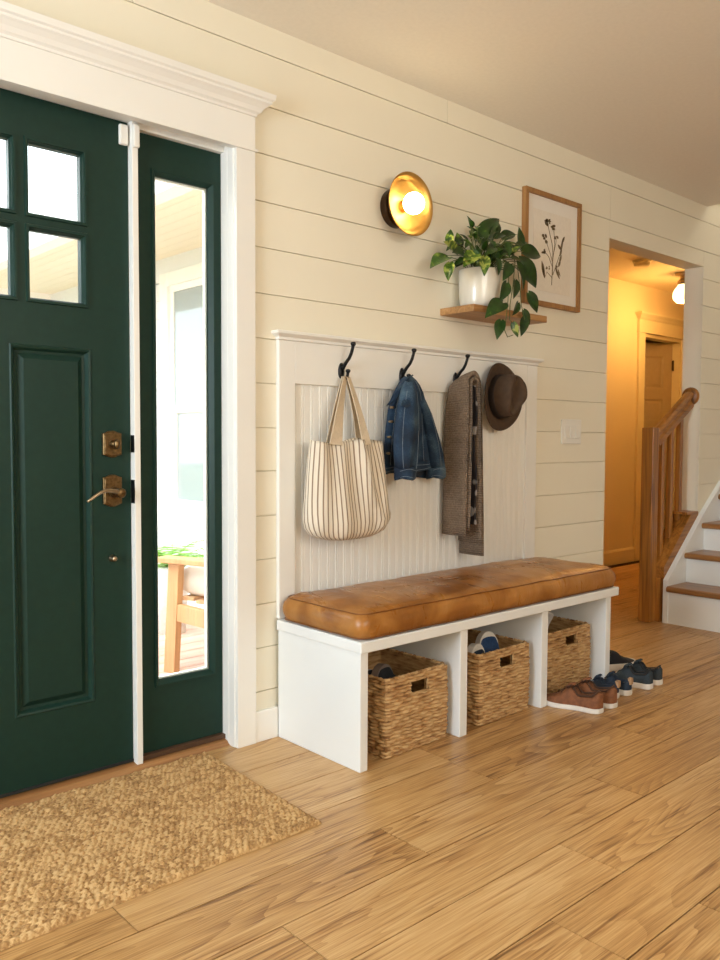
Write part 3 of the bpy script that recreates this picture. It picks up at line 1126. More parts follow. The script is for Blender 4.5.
sk.build('wall_stringer', 'bench_paint', parent=st, bevel=0.001)
sk = MB().prism_xz([(4.60, 0), (4.60, 0.18), (4.82, 0.36), (6.75, 1.86), (XR - .01, 1.86), (XR - .01, 0.0)], YS1 - .03, YS1)
sk.build('outer_stringer', 'bench_paint', parent=st)

rl = thing('stair_railing', 'honey oak stair railing with square newel post beside the hall opening', 'stair railing', (4.55, 0.08, 0))
nw = MB().box(4.516, 4.586, 0.045, 0.119, 0, 1.148)
nw.build('newel_post', 'oak', parent=rl, bevel=0.004)
MB().box(4.586, 4.632, 0.022, 0.112, 0, 0.262).build('base_block', 'oak', parent=rl, bevel=0.002)
MB().prism_xz([(4.586, 0.27), (4.60, 0.252), (5.00, 0.612), (5.00, 0.637), (4.92, 0.637), (4.586, 0.33)], -0.002, 0.118).build('curb_plank', 'oak_x', parent=rl, bevel=0.002)
MB().box(4.85, 4.9915, -0.004, 0.122, 0.622, 0.638).build('curb_cap', 'oak_x', parent=rl, bevel=0.002)
# handrail: moulded section swept from newel to rosette
A, B = Vector((4.586, 0.078, 1.085)), Vector((4.985, 0.062, 1.338))
tdir = (B - A).normalized()
up = Vector((0, -1, 0)).cross(tdir)
up = up if up.z > 0 else -up
sec = [(-.022, -.052), (.022, -.052), (.024, -.020), (.015, -.006), (.018, .004), (.030, .014), (.031, .028), (.022, .040), (0, .045), (-.022, .040), (-.031, .028), (-.030, .014), (-.018, .004), (-.015, -.006), (-.024, -.020)]
MB().loft([[P + Vector((0, a, 0)) + up * b_ for a, b_ in sec] for P in (A, A.lerp(B, .5), B)]).build('handrail', 'oak_x', parent=rl, bevel=0.001)
MB().lathe([(0.056, 4.9915), (0.056, 4.982), (0.048, 4.972), (0.03, 4.968)], (0, 0.060, 1.347), 'X', 28).build('rosette', 'oak', parent=rl, smooth=False, bevel=0.002)
for x in (4.655, 4.765, 4.875):
    fz = 0.33 + (x - 4.586) * (0.307 / 0.334) - 0.012
    tz = 1.085 + (x - 4.586) * (0.253 / 0.399) - 0.050
    MB().box(x - .016, x + .016, .052, .084, min(fz, .64), tz).build('baluster', 'oak', parent=rl, bevel=0.002)

# ------------------------------------------------------------------ bench, cushion, coat panel
be = thing('bench', 'white open bench with three cubbies against the shiplap wall', 'bench', (2.5, -0.24, 0))
BF = -0.458
pan_x = [(1.765, 1.799), (2.250, 2.290), (2.742, 2.784), (3.213, 3.251)]
for i, (a, b_) in enumerate(pan_x):
    MB().box(a, b_, BF, -0.017, 0.0, 0.391).build('side_panel' if i in (0, 3) else 'divider', 'bench_paint', parent=be, bevel=0.0025)
MB().box(1.757, 3.296, BF - .012, -0.017, 0.391, 0.4285).build('seat_board', 'bench_paint', parent=be, bevel=0.004)
MB().box(1.799, 3.213, -0.030, -0.018, 0.0, 0.391).build('back_board', 'bench_paint', parent=be)

# cushion: puffed leather box
CX0, CX1, CY0, CY1, CZ0, CZ1 = 1.760, 3.284, -0.468, -0.032, 0.4295, 0.519


def cushion_pt(x, y, top):
    fx = min((x - CX0), (CX1 - x)) / 0.11
    fy = min((y - CY0), (CY1 - y)) / 0.11
    fx, fy = max(0, min(1, fx)), max(0, min(1, fy))
    p = 1 - (1 - fx) ** 2.2
    q = 1 - (1 - fy) ** 2.2
    return p * q


nx, ny = 150, 44
cu = MB()
seg = []
R = 0.026
ring_par = []
# profile rings from the bottom edge up around the side and over the top (rounded-rectangle rings)


def rrect(x0, x1, y0, y1, r, nsx=60, nsy=20, nc=5):
    pts = []
    def line(a, b_, n):
        for k in range(n):
            s = k / n
            pts.append((a[0] + (b_[0] - a[0]) * s, a[1] + (b_[1] - a[1]) * s))
    def arc(cx, cy, a0):
        for k in range(nc):
            a = a0 + math.pi / 2 * k / nc
            pts.append((cx + r * math.cos(a), cy + r * math.sin(a)))
    line((x0 + r, y0), (x1 - r, y0), nsx)
    arc(x1 - r, y0 + r, -math.pi / 2)
    line((x1, y0 + r), (x1, y1 - r), nsy)
    arc(x1 - r, y1 - r, 0)
    line((x1 - r, y1), (x0 + r, y1), nsx)
    arc(x0 + r, y1 - r, math.pi / 2)
    line((x0, y1 - r), (x0, y0 + r), nsy)
    arc(x0 + r, y0 + r, math.pi)
    return pts


def wob(p, amp=0.003, s=9.0):
    return noise.noise(Vector(p) * s) * amp


rings = []
prof = [(0.020, 0.0), (0.007, 0.003), (0.001, 0.011), (-0.005, 0.028), (-0.006, 0.042), (-0.002, 0.058), (0.007, 0.070), (0.020, 0.079), (0.038, 0.0855), (0.06, 0.089), (0.09, 0.092), (0.125, 0.0945), (0.16, 0.096), (0.185, 0.0965)]
for ins, h in prof:
    pts = rrect(CX0 + ins, CX1 - ins, CY0 + ins, CY1 - ins, max(0.004, 0.046 - ins * .15))
    ring = []
    for x, y in pts:
        dip = 0.006 * math.sin(x * 5.1) * (h / .096)
        n = wob((x, y, h), 0.005, 7.0) + wob((x, y * 2, h), 0.0028, 24.0)
        ring.append((x, y + (n if ins < .01 else 0), CZ0 + h * 1.13 + (n if ins > .01 else 0) + (dip * 0.5 if h > .08 else 0)))
    rings.append(ring)
cu.loft(rings, True, True)
cush = cu.build('bench_cushion', 'leather', smooth=True)
tag(cush, 'long caramel brown leather cushion lying on the white bench', 'cushion')
for ins, h in ((0.0135, 0.0745), (0.004, 0.0065)):
    pts = [(x, y + 0.0, CZ0 + h * 1.13 + wob((x, y, h), 0.003, 7.0)) for x, y in rrect(CX0 + ins - .003, CX1 - ins + .003, CY0 + ins - .003, CY1 - ins + .003, 0.044)]
    pts.append(pts[0])
    MB().tube(pts, 0.0022, 6, False).build('piping', 'leather_piping', parent=cush, smooth=True)

cp = thing('coat_rack', 'white beadboard coat rack with a cap rail above the bench', 'coat rack', (2.53, -0.01, 0.43))
PX0, PX1 = 1.768, 3.290
bb = MB()
x = 1.836
pitch = 0.0405
prof2 = []
while x < 3.214:
    for dx, y in ((0, -.0075), (.0018, -.0052), (.0036, -.0075), (.0075, -.0084), (.0115, -.0075), (.0133, -.0052), (.015, -.0075)):
        if x + dx <= 3.214:
            prof2.append((x + dx, y))
    x += pitch
prof2.append((3.214, -.0075))
bb.loft([[(a, b_, z) for a, b_ in prof2] for z in (0.40, 1.275)], False, False, closed=False)
bb.box(1.836, 3.214, -.0032, -.001, .40, 1.275)
bb.build('beadboard', 'trim', parent=cp, fix=False)
for a, b_ in ((PX0, 1.838), (3.212, PX1)):
    MB().box(a, b_, -.020, -.001, 0.4295, 1.425).build('stile', 'trim', parent=cp, bevel=0.0015)
MB().box(1.838, 3.212, -.020, -.001, 1.274, 1.425).build('hook_rail', 'trim', parent=cp, bevel=0.0015)
cr = []
for dd, z in ((0.021, 1.4255), (0.024, 1.428), (0.024, 1.437), (0.030, 1.440), (0.042, 1.447), (0.042, 1.456), (0.039, 1.458)):
    e = dd - 0.021
    cr.append([(PX0 - e, -.001, z), (PX0 - e, -dd, z), (PX1 + e, -dd, z), (PX1 + e, -.001, z)])
MB().loft(cr).build('cap_rail', 'trim', parent=cp, bevel=0.0008)


# ---- hooks
def hook(x, label, full=True):
    h = thing('coat_hook', label, 'coat hook', (x, -0.02, 1.30), 0, 'black coat hooks on the white rail')
    rr = []
    for s, d_ in ((1.0, -.0201), (1.0, -.024), (0.75, -.0275), (0.3, -.029)):
        rr.append([(x + .0145 * s * math.cos(a) , d_, 1.328 + .030 * s * math.sin(a) * (1.0 + .15 * math.sin(a))) for a in [2 * math.pi * k / 20 for k in range(20)]])
    MB().loft(rr).build('hook_plate', 'black_metal', parent=h, smooth=True)
    up_ = [(x, -.027, 1.338), (x, -.036, 1.347), (x, -.050, 1.362), (x, -.067, 1.376), (x, -.079, 1.394), (x, -.086, 1.412), (x, -.089, 1.424)]
    MB().tube(up_, [.0085, .0075, .0068, .0064, .0062, .006, .0062], 10).lathe([(.006, 1.419), (.0098, 1.425), (.0105, 1.430), (.008, 1.434), (.002, 1.435)], (x, -.0895, 0), 'Z', 16).build('upper_arm', 'black_metal', parent=h, smooth=True)
    lo_ = [(x, -.027, 1.315), (x, -.034, 1.303), (x, -.044, 1.299), (x, -.053, 1.303), (x, -.058, 1.314), (x, -.060, 1.326)]
    MB().tube(lo_, [.008, .007, .0062, .006, .0058, .0058], 10).lathe([(.0055, 1.322), (.0088, 1.327), (.0092, 1.332), (.006, 1.336), (.001, 1.337)], (x, -.0605, 0), 'Z', 16).build('lower_arm', 'black_metal', parent=h, smooth=True)
    return h


hook(2.056, 'black coat hook holding the striped tote bag')
hook(2.378, 'black coat hook holding the denim jacket')
hook(2.702, 'black coat hook holding the knitted scarf')

# ------------------------------------------------------------------ tote bag
tb = thing('tote_bag', 'cream tote bag with thin brown stripes hanging from the first hook', 'bag', (2.04, -0.09, 0.74), 0)
n = 120
rings = []
tz = [0.704, 0.707, 0.717, 0.737, 0.77, 0.81, 0.855, 0.90, 0.945, 0.99, 1.025, 1.055, 1.07]
ta = [0.110, 0.148, 0.178, 0.194, 0.200, 0.200, 0.197, 0.193, 0.189, 0.184, 0.180, 0.176, 0.174]
tb_ = [0.018, 0.036, 0.052, 0.062, 0.066, 0.062, 0.056, 0.050, 0.044, 0.038, 0.033, 0.028, 0.024]
for z, a, b_ in zip(tz, ta, tb_):
    h = (z - 0.704) / 0.366
    cx = 2.028 - 0.004 * h + 0.004 * (1 - h)
    ring = []
    for k in range(n):
        th_ = 2 * math.pi * k / n
        c_, s_ = math.cos(th_), math.sin(th_)
        px_ = a * math.copysign(abs(c_) ** 0.62, c_)
        py_ = b_ * math.copysign(abs(s_) ** 0.75, s_)
        # folds hanging from the strap ends
        fold = 0.0095 * math.sin(px_ * 62 + 1.1 + 1.4 * (1 - h)) * (0.35 + 0.65 * h) + 0.006 * math.sin(px_ * 31 + 3 * h)
        fold += 0.010 * math.exp(-((px_ - 0.06 - 0.10 * (1 - h)) / .02) ** 2) * (0.3 + h) - 0.012 * math.exp(-((px_ - 0.035 - 0.09 * (1 - h)) / .018) ** 2) * (.3 + h)
        py_ += fold * (1 if s_ < 0 else -.3) * min(1, abs(s_) * 2)
        zz = z + 0.010 * noise.noise(Vector((px_ * 8, s_, 0))) * h + (0.006 * math.sin(px_ * 18) if z > 1.06 else 0)
        if z < 0.8:
            zz += (0.020 * (px_ / 0.2) ** 2 + 0.05 * max(0, px_ / .2 - .45)) * min(1, (.8 - z) / .06)
        px_ += .016 * max(0, 1 - abs(z - .745) / .05) * max(0, px_ / .2 - .5)
        ring.append((cx + px_, -0.094 + py_, zz))
    rings.append(ring)
# inner lining: the opening turned inward
for z, k_ in ((1.066, .94), (0.95, .9)):
    rings.append([((p[0] - 2.026) * k_ + 2.026, (p[1] + .094) * (k_ - .12) - .094, p[2] - (1.07 - z)) for p in rings[12]])
tb_o = MB().loft(rings, True, True)
tb_o.build('bag_body', 'ticking', parent=tb, smooth=True)
hk = Vector((2.056, -0.047, 1.304))


def strap(xl, xr, yb, ypk, nm):
    pts, wd, ws = [], [], []
    L_, R_ = Vector((xl, yb, 1.055)), Vector((xr, yb, 1.055))
    top = Vector((hk.x, ypk, hk.z + .004))
    for k in range(9):
        s = k / 8
        p = L_.lerp(top + Vector((-.008, 0, 0)), s)
        p.x -= 0.006 * math.sin(s * math.pi)
        p.y -= 0.004 * math.sin(s * math.pi)
        pts.append(p)
        wd.append(Vector((1, 0.5 * s, -.10)))
        ws.append(0.058 - 0.028 * s)
    for k in range(9):
        s = k / 8
        p = (top + Vector((.008, 0, 0))).lerp(R_, s)
        p.x += 0.006 * math.sin(s * math.pi)
        pts.append(p)
        wd.append(Vector((1, 0.5 * (1 - s), .10)))
        ws.append(0.028 + 0.012 * s)
    MB().ribbon(pts, wd, .03, .0035, ws).build(nm, 'canvas', parent=tb, smooth=False)


strap(1.940, 2.092, -0.128, -0.053, 'handle')
strap(1.968, 2.110, -0.072, -0.044, 'handle')

# ------------------------------------------------------------------ denim jacket
jk = thing('denim_jacket', 'small blue denim jacket hanging from the second hook', 'jacket', (2.38, -0.09, 0.94))


def JZ(px, py, y):
    return at(370 + px / 7.39, 360 + py / 7.39, y)


def tube_loft(levels, ydepth, n=40, ycen=-0.095, fold=0.006, freq=5, seed=0.0, openb=True):
    """levels: (py, xl, xr, half depth) in the jacket's own outline"""
    rings = []
    for i, (py, xl, xr, hd_) in enumerate(levels):
        a = JZ(xl, py, ycen)
        b_ = JZ(xr, py, ycen)
        ring = []
        cx, hz = (a.x + b_.x) / 2, (a.z + b_.z) / 2
        hw = (b_.x - a.x) / 2
        for k in range(n):
            t_ = 2 * math.pi * k / n
            fo = 1 + fold * 1.5 / max(.02, hd_) * math.sin(freq * t_ + seed + i * .35) * min(1, i / 3)
            ring.append((cx + hw * math.cos(t_) * (0.98 + .02 * fo), ycen + hd_ * math.copysign(abs(math.sin(t_)) ** .85, math.sin(t_)) * fo, hz + .004 * math.sin(3 * t_ + i)))
        rings.append(ring)
    return rings


body = [(128, 262, 318, .008), (150, 236, 336, .016), (190, 212, 360, .022), (240, 186, 382, .026), (300, 158, 400, .027), (380, 136, 418, .027), (470, 124, 428, .027), (560, 114, 438, .027), (650, 107, 446, .027), (730, 103, 452, .027), (785, 101, 456, .027)]
R1 = tube_loft(body, 0, 56, -0.064, .006, 5, .6)


def lift(rings, up_right=.018, down_back=.030):
    # the hem rises towards the right front and hangs lower at the back
    out = []
    for ring in rings:
        xs_ = [p[0] for p in ring]
        x0_, x1_ = min(xs_), max(xs_)
        out.append([(p[0], p[1], p[2] + up_right * ((p[0] - x0_) / (x1_ - x0_)) ** 2 * (1 if p[1] < -.064 else 0) - (down_back * max(0, (p[0] - x0_) / (x1_ - x0_) - .2) if p[1] > -.064 else 0)) for p in ring])
    return out


R1[-1] = lift([R1[-1]])[0]
bo = MB().loft(R1, True, False).build('body', 'denim', parent=jk, smooth=True, solid=0.003)
hem = lift(tube_loft([(768, 100, 458, .0290), (780, 99, 459, .0300), (826, 99, 458, .0295), (834, 100, 456, .0285)], 0, 56, -0.064, .006, 5, .6 + 3.1))
ORIGIN[bo] = ORIGIN[jk]
MB().loft(hem, False, False).build('hem_band', 'denim', parent=bo, smooth=True, solid=0.005)
lin = []
for k in range(9):
    q = k / 8
    pu, pd = JZ(300 + 150 * q, 740, -.034), JZ(322 + 130 * q, 862 - 62 * q * q + 10 * math.sin(q * 6), -.048)
    lin.append([pu, pu + Vector((0, .004, 0)), pd + Vector((0, .004, 0)), pd])
MB().loft(lin).build('inside_back', 'denim_lining', parent=jk, smooth=False)
slA = [(165, 268, 318, .014), (230, 240, 334, .024), (310, 222, 340, .030), (420, 206, 346, .033), (520, 196, 346, .034), (620, 193, 340, .033), (720, 196, 332, .032), (805, 203, 320, .031)]
R2 = tube_loft(slA, 0, 36, -0.152, .004, 4, 1.0)
sa = MB().loft(R2, True, False).build('sleeve', 'denim', parent=jk, smooth=True, solid=0.003)
ORIGIN[sa] = ORIGIN[jk]
cuA = tube_loft([(798, 198, 324, .0325), (804, 197, 325, .034), (872, 199, 318, .0335), (880, 202, 316, .032)], 0, 36, -0.152, .002, 4, 1.0)
MB().loft(cuA, False, False).build('cuff', 'denim', parent=sa, smooth=True, solid=0.005)
slB = [(300, 352, 408, .014), (400, 392, 444, .022), (500, 414, 468, .026), (600, 430, 496, .028), (700, 440, 520, .028), (800, 446, 536, .028)]
R3 = tube_loft(slB, 0, 36, -0.088, .003, 4, 2.0)
sb_ = MB().loft(R3, True, False).build('sleeve', 'denim', parent=jk, smooth=True, solid=0.003)
ORIGIN[sb_] = ORIGIN[jk]
cuB = tube_loft([(794, 440, 540, .029), (800, 438, 541, .0305), (864, 434, 540, .030), (872, 436, 538, .029)], 0, 36, -0.088, .002, 4, 2.0)
MB().loft(cuB, False, False).build('cuff', 'denim', parent=sb_, smooth=True, solid=0.005)
# collar: a folded band running down the front edge from the hook
colp = [JZ(300, 122, -.076), JZ(268, 140, -.086), JZ(234, 180, -.094), JZ(204, 230, -.100), JZ(178, 285, -.102), JZ(142, 328, -.096)]
MB().ribbon(colp, [Vector((.75, -.45, .5))] * 6, .03, .006, [.024, .030, .034, .036, .038, .026]).build('collar', 'denim', parent=jk, smooth=True)
# chest pocket flap, placket buttons, seams
pf = MB()
pl = [JZ(236, 298, -.181), JZ(316, 292, -.181), JZ(318, 330, -.184), JZ(274, 350, -.1875), JZ(230, 336, -.184)]
pf.add([p for p in pl] + [p + Vector((0, .004, 0)) for p in pl], [(0, 1, 2, 3, 4), (9, 8, 7, 6, 5)] + [(i, (i + 1) % 5, (i + 1) % 5 + 5, i + 5) for i in range(5)])
pf.build('pocket_flap', 'denim', parent=jk)
for py_, px_ in ((350, 190), (455, 180), (570, 168), (690, 160)):
    p = JZ(px_, py_, -.100)
    MB().lathe([(0.005, -.072), (0.005, -.0875), (0.003, -.089)], (p.x, 0, p.z), 'Y', 14).build('button', 'pewter', parent=jk, smooth=False)


def seam(ring_sets, idx, off=.0015):
    pts = [Vector(r[idx]) for r in ring_sets]
    return pts


sm_ = MB()
for rs, idxs in ((R1, (33, 36, 47)), (R2, (22, 32)), (R3, (27,))):
    for ix in idxs:
        sm_.tube([Vector(q[ix]) + Vector((0, -.0022, 0)) for q in rs[1:]], .0009, 5)
for rr_, cy_ in ((hem, -.064), (cuA, -.152), (cuB, -.088)):
    for q in (1, 2):
        pts = [Vector(p) + Vector((0, -.003 if p[1] < cy_ else .003, -.004 if q == 1 else .004)) for p in rr_[q]]
        sm_.tube(pts + [pts[0]], .0009, 5)
sm_.build('stitching', 'stitch', parent=jk)

# ------------------------------------------------------------------ scarf
sc = thing('knit_scarf', 'taupe chunky knit scarf draped over the third hook', 'scarf', (2.68, -0.1, 0.6))


def scarf_path(off, zl, zr):
    xl, xr, zt, r = 2.636, 2.706, 1.338, 0.035
    P = []
    for k in range(22):
        s = k / 21
        z = zl + (zt - r - zl) * s
        P.append((xl - off - 0.012 * (1 - s) ** 1.5, z))
    for k in range(1, 12):
        a = math.pi - math.pi * k / 12
        P.append(((xl + xr) / 2 + (r + off) * math.cos(a), zt - r + (r + off) * math.sin(a) * 1.15))
    for k in range(22):
        s = k / 21
        z = zt - r + (zr - zt + r) * s
        P.append((xr + off + 0.022 * s, z))
    return P


def slab(off_in, off_out, zl, zr, y0, y1, ny=14, wav=0.004):
    """knitted slab: outer sheet, front edge, inner sheet, back edge as one closed loft"""
    pin, pout = scarf_path(off_in, zl, zr), scarf_path(off_out, zl, zr)
    rings = []
    for i, ((xa, za), (xb, zb)) in enumerate(zip(pout, pin)):
        s = i / (len(pout) - 1)
        ring = []
        top = math.exp(-((s - .5) / .13) ** 2)
        taper = 1 - .36 * top
        yc, hw = (y0 + y1) / 2 - .014 * top, (y1 - y0) / 2 * taper
        for k in range(ny + 1):
            t_ = k / ny
            y = yc + hw * (1 - 2 * t_)
            bulge = math.sqrt(max(0, 1 - (2 * t_ - 1) ** 4))
            w_ = wav * math.sin(t_ * 9 + za * 7)
            ring.append((xa + (xb - xa) * .5 * (1 - bulge) + w_ * (1 if xa > 2.67 else -1) * .6, y, za - .034 * top * (1 - t_) ** 1.3))
        for k in range(ny + 1):
            t_ = 1 - k / ny
            y = yc + hw * (1 - 2 * t_)
            bulge = math.sqrt(max(0, 1 - (2 * t_ - 1) ** 4))
            ring.append((xb + (xa - xb) * .5 * (1 - bulge), y, zb - .034 * top * t_ ** 1.3 * 0 - .034 * top * (1 - t_) ** 1.3))
        rings.append(ring)
    return MB().loft(rings)


slab(-0.003, 0.016, 0.676, 0.583, -0.162, -0.028).build('outer_fold', 'knit', parent=sc, smooth=True)
slab(-0.020, -0.0045, 0.700, 0.64, -0.168, -0.036, wav=.002).build('inner_fold', 'knit', parent=sc, smooth=True)
ip = []
for k in range(16):
    s = k / 15
    z = 0.72 + (1.30 - 0.72) * s
    ip.append([(2.6755 + .003 * math.sin(s * 9) + .008 * (1 - s), -0.155 + .006 * math.sin(s * 14), z), (2.684 + .003 * math.sin(s * 9) + .010 * (1 - s), -0.155 + .006 * math.sin(s * 14), z), (2.684 + .01 * (1 - s), -.045, z), (2.6755 + .008 * (1 - s), -.045, z)])
MB().loft(ip).build('patterned_lining', 'scarf_inner', parent=sc)

# ------------------------------------------------------------------ hat
rot = Matrix(((-1, 0, 0), (0, 0, -1), (0, -1, 0))).to_4x4()
tilt = Matrix.Rotation(math.radians(12), 4, 'Y') @ Matrix.Rotation(math.radians(-5), 4, 'X')
hat = local_thing('fedora_hat', 'brown felt fedora hanging at the right end of the coat rail', 'hat', Matrix.Translation((2.962, -0.052, 1.266)) @ tilt @ rot)
n = 64


def ellr(a, b_, t_):
    return a * math.cos(t_), b_ * math.sin(t_)


rings = []
for r_, z in ((0.0, 0), (0.25, 0.0), (0.5, .001), (0.75, .003), (0.92, .007), (1.0, .010)):
    ring = []
    for k in range(n):
        t_ = 2 * math.pi * k / n
        a0, b0 = ellr(.078, .096, t_)
        a1, b1 = ellr(.132, .152, t_)
        side_ = math.cos(t_) ** 2
        front = max(0, math.sin(t_))
        ring.append((a0 + (a1 - a0) * r_, b0 + (b1 - b0) * r_, z + r_ ** 2 * (.022 * side_ - .010 * front)))
    rings.append(ring)
MB().loft(rings, False, False).build('brim', 'felt', parent=hat, smooth=True, solid=0.0035)
rings = []
prof = [(1.0, 0.0), (1.0, .012), (.985, .035), (.96, .060), (.93, .082), (.88, .098), (.80, .108), (.68, .111), (.5, .108), (.3, .103), (.12, .100), (.01, .099)]
for s, z in prof:
    ring = []
    for k in range(n):
        t_ = 2 * math.pi * k / n
        x_, y_ = ellr(.079, .097, t_)
        x_, y_ = x_ * s, y_ * s
        hgt = z / .111
        # front pinch and lengthwise crease
        pinch = math.exp(-((y_ - .055) / .035) ** 2) * hgt ** 2
        x_ *= 1 - .33 * pinch
        crease = .024 * math.exp(-(x_ / .026) ** 2) * (1 if s < .85 else max(0, hgt - .7)) * (1 - .25 * max(0, y_ / .097))
        ring.append((x_, y_, z - crease - .018 * max(0, y_ / .097) * hgt + .004 * hgt * max(0, -y_ / .097)))
    rings.append(ring)
MB().loft(rings, False, True).build('crown', 'felt', parent=hat, smooth=True)
rings = [[(x_ * 1.022, y_ * 1.022, z) for x_, y_ in [ellr(.079 * s, .097 * s, 2 * math.pi * k / n) for k in range(n)]] for s, z in ((1.0, .004), (1.003, .006), (.996, .030), (.985, .033))]
MB().loft(rings, False, False).build('band', 'hat_band', parent=hat, smooth=True, solid=.001)

# ------------------------------------------------------------------ sconce, shelf, plant, picture, switch
sn = thing('wall_sconce', 'round brass dish wall sconce with a glowing globe bulb', 'wall lamp', (2.347, 0, 1.99))
MB().lathe([(0.076, -0.0005), (0.076, -0.030), (0.070, -0.034), (0.055, -0.028), (0.05, -0.052)], (2.347, 0, 1.990), 'Y', 48).build('back_plate', 'dark_bronze', parent=sn, smooth=False, bevel=0.002)
prof = [(0.030, -0.052), (0.062, -0.056), (0.090, -0.068), (0.110, -0.084), (0.1205, -0.098), (0.122, -0.099), (0.1205, -0.1005), (0.108, -0.0865), (0.088, -0.071), (0.060, -0.059), (0.022, -0.0555)]
MB().lathe(prof, (2.347, 0, 1.990), 'Y', 64).build('dish', 'brass', parent=sn, smooth=True)
MB().lathe([(0.024, -0.054), (0.024, -0.076), (0.020, -0.080)], (2.347, 0, 1.990), 'Y', 32).build('socket', 'brass', parent=sn, smooth=False)
pr = [(0.018, -.078)] + [(0.0415 * math.sin(a), -0.112 + 0.0415 * math.cos(a)) for a in [0.5 + k * (math.pi - .5) / 14 for k in range(15)]]
pr[-1] = (0.001, pr[-1][1])
MB().lathe(pr, (2.347, 0, 1.990), 'Y', 32).build('bulb', 'bulb', parent=sn, smooth=True)

shf = MB().box(2.624, 3.128, -0.185, -0.0005, 1.598, 1.627)
tag(shf.build('wall_shelf', 'shelf_wood', bevel=0.002), 'small oak floating shelf holding the trailing plant', 'shelf')

pl_ = thing('potted_plant', 'trailing pothos in a white ceramic pot on the oak shelf', 'plant', (2.762, -0.1, 1.6275))
pc = (2.762, -0.098, 0)
MB().lathe([(0.067, 1.6275), (0.076, 1.631), (0.082, 1.650), (0.086, 1.70), (0.0875, 1.755), (0.088, 1.786), (0.087, 1.790), (0.084, 1.790), (0.082, 1.785), (0.075, 1.765)], pc, 'Z', 48, True, False).build('pot', 'ceramic', parent=pl_, smooth=True)
MB().lathe([(0.0765, 1.760), (0.075, 1.768), (0.04, 1.774), (0.005, 1.776)], pc, 'Z', 32, False, True).build('soil', 'soil', parent=pl_, smooth=True)
lf = MB()
vn = MB()
prng = random.Random(5)


def leaf(B, T, nh, wr=0.62, rv=0.4, droop=0.12):
    """heart leaf from base B to tip T; nh = rough facing of the blade"""
    B, T, nh = Vector(B), Vector(T), Vector(nh)
    ax = T - B
    L_ = ax.length
    ax = ax / L_
    s_ = ax.cross(nh)
    if s_.length < 1e-3:
        s_ = ax.cross(Vector((0.3, -1, .2)))
    s_.normalize()
    nn = s_.cross(ax).normalized()
    def w(u):
        return L_ * wr * 0.5 * (math.sin(math.pi * min(1, u) ** 0.72) ** 0.95) * (1.12 - .25 * u) if 0 < u < 1 else 0.0
    nu, nv = 10, 6
    def P(i, j):
        v = i * 2 - 1
        u = j
        hw = 0.92 * w(0.02 + .96 * u)
        if u > .985:
            hw = 0.0004
        back = -0.10 * L_ * (abs(v) ** 1.5) * (1 - u) ** 3
        p = B + ax * (L_ * u + back) + s_ * (v * hw)
        p += nn * (abs(v) ** 1.6 * hw * 0.32 - droop * L_ * (u - .45) ** 2 * 1.6)
        return p
    lf.grid(P, nv, nu, rnd=rv)


def petiole(A_, B_, r=0.0016, sag=.02):
    A_, B_ = Vector(A_), Vector(B_)
    pts = []
    for k in range(7):
        s = k / 6
        p = A_.lerp(B_, s)
        p.z += sag * math.sin(s * math.pi)
        pts.append(p)
    vn.tube(pts, r, 5)


def PZL(px, py, y):
    return at(420 + px / 4, 200 + py / 4, y)


# (base px, tip px, depth base, depth tip, variegation) in the plant's outline
LV = [((112, 222), (42, 262), -.12, -.13, .55), ((118, 175), (122, 115), -.10, -.09, .75), ((150, 205), (100, 165), -.12, -.15, .8), ((120, 250), (112, 322), -.15, -.17, .8),
      ((160, 190), (148, 128), -.07, -.05, .55), ((205, 190), (165, 130), -.1, -.11, .4), ((180, 215), (135, 205), -.16, -.2, .35), ((235, 145), (324, 62), -.10, -.10, .35),
      ((250, 175), (205, 120), -.1, -.09, .35), ((265, 165), (310, 100), -.06, -.04, .3), ((300, 150), (345, 135), -.09, -.1, .3), ((330, 150), (385, 128), -.08, -.08, .3), ((300, 130), (322, 90), -.05, -.04, .3),
      ((402, 185), (398, 105), -.08, -.06, .3), ((412, 205), (490, 222), -.12, -.13, .25), ((390, 190), (430, 165), -.09, -.08, .35), ((260, 225), (258, 300), -.19, -.21, .85), ((225, 210), (175, 262), -.18, -.20, .8),
      ((310, 235), (318, 300), -.19, -.20, .25), ((210, 200), (235, 262), -.17, -.19, .5), ((285, 200), (330, 250), -.17, -.18, .3), ((330, 190), (290, 240), -.15, -.17, .35), ((355, 200), (385, 250), -.14, -.16, .3),
      ((400, 240), (472, 352), -.14, -.15, .25), ((395, 265), (420, 362), -.20, -.21, .25), ((360, 255), (335, 320), -.20, -.21, .25), ((350, 330), (322, 405), -.215, -.22, .3), ((385, 320), (378, 395), -.21, -.215, .2),
      ((335, 405), (265, 462), -.225, -.235, .35), ((435, 372), (472, 452), -.205, -.21, .3), ((395, 410), (372, 462), -.225, -.23, .3), ((415, 440), (440, 500), -.22, -.225, .3), ((325, 480), (308, 556), -.225, -.235, .3),
      ((372, 490), (392, 550), -.225, -.235, .8), ((420, 470), (405, 545), -.222, -.228, .25), ((240, 150), (190, 100), -.06, -.04, .4), ((345, 170), (360, 230), -.18, -.2, .3), ((180, 160), (220, 200), -.16, -.18, .6),
      ((430, 255), (455, 300), -.11, -.12, .2), ((370, 230), (420, 255), -.17, -.18, .3), ((195, 235), (150, 250), -.17, -.19, .45), ((275, 150), (255, 110), -.08, -.07, .4), ((300, 185), (265, 215), -.18, -.2, .45)]
crown_c = Vector((2.79, -0.1, 1.80))
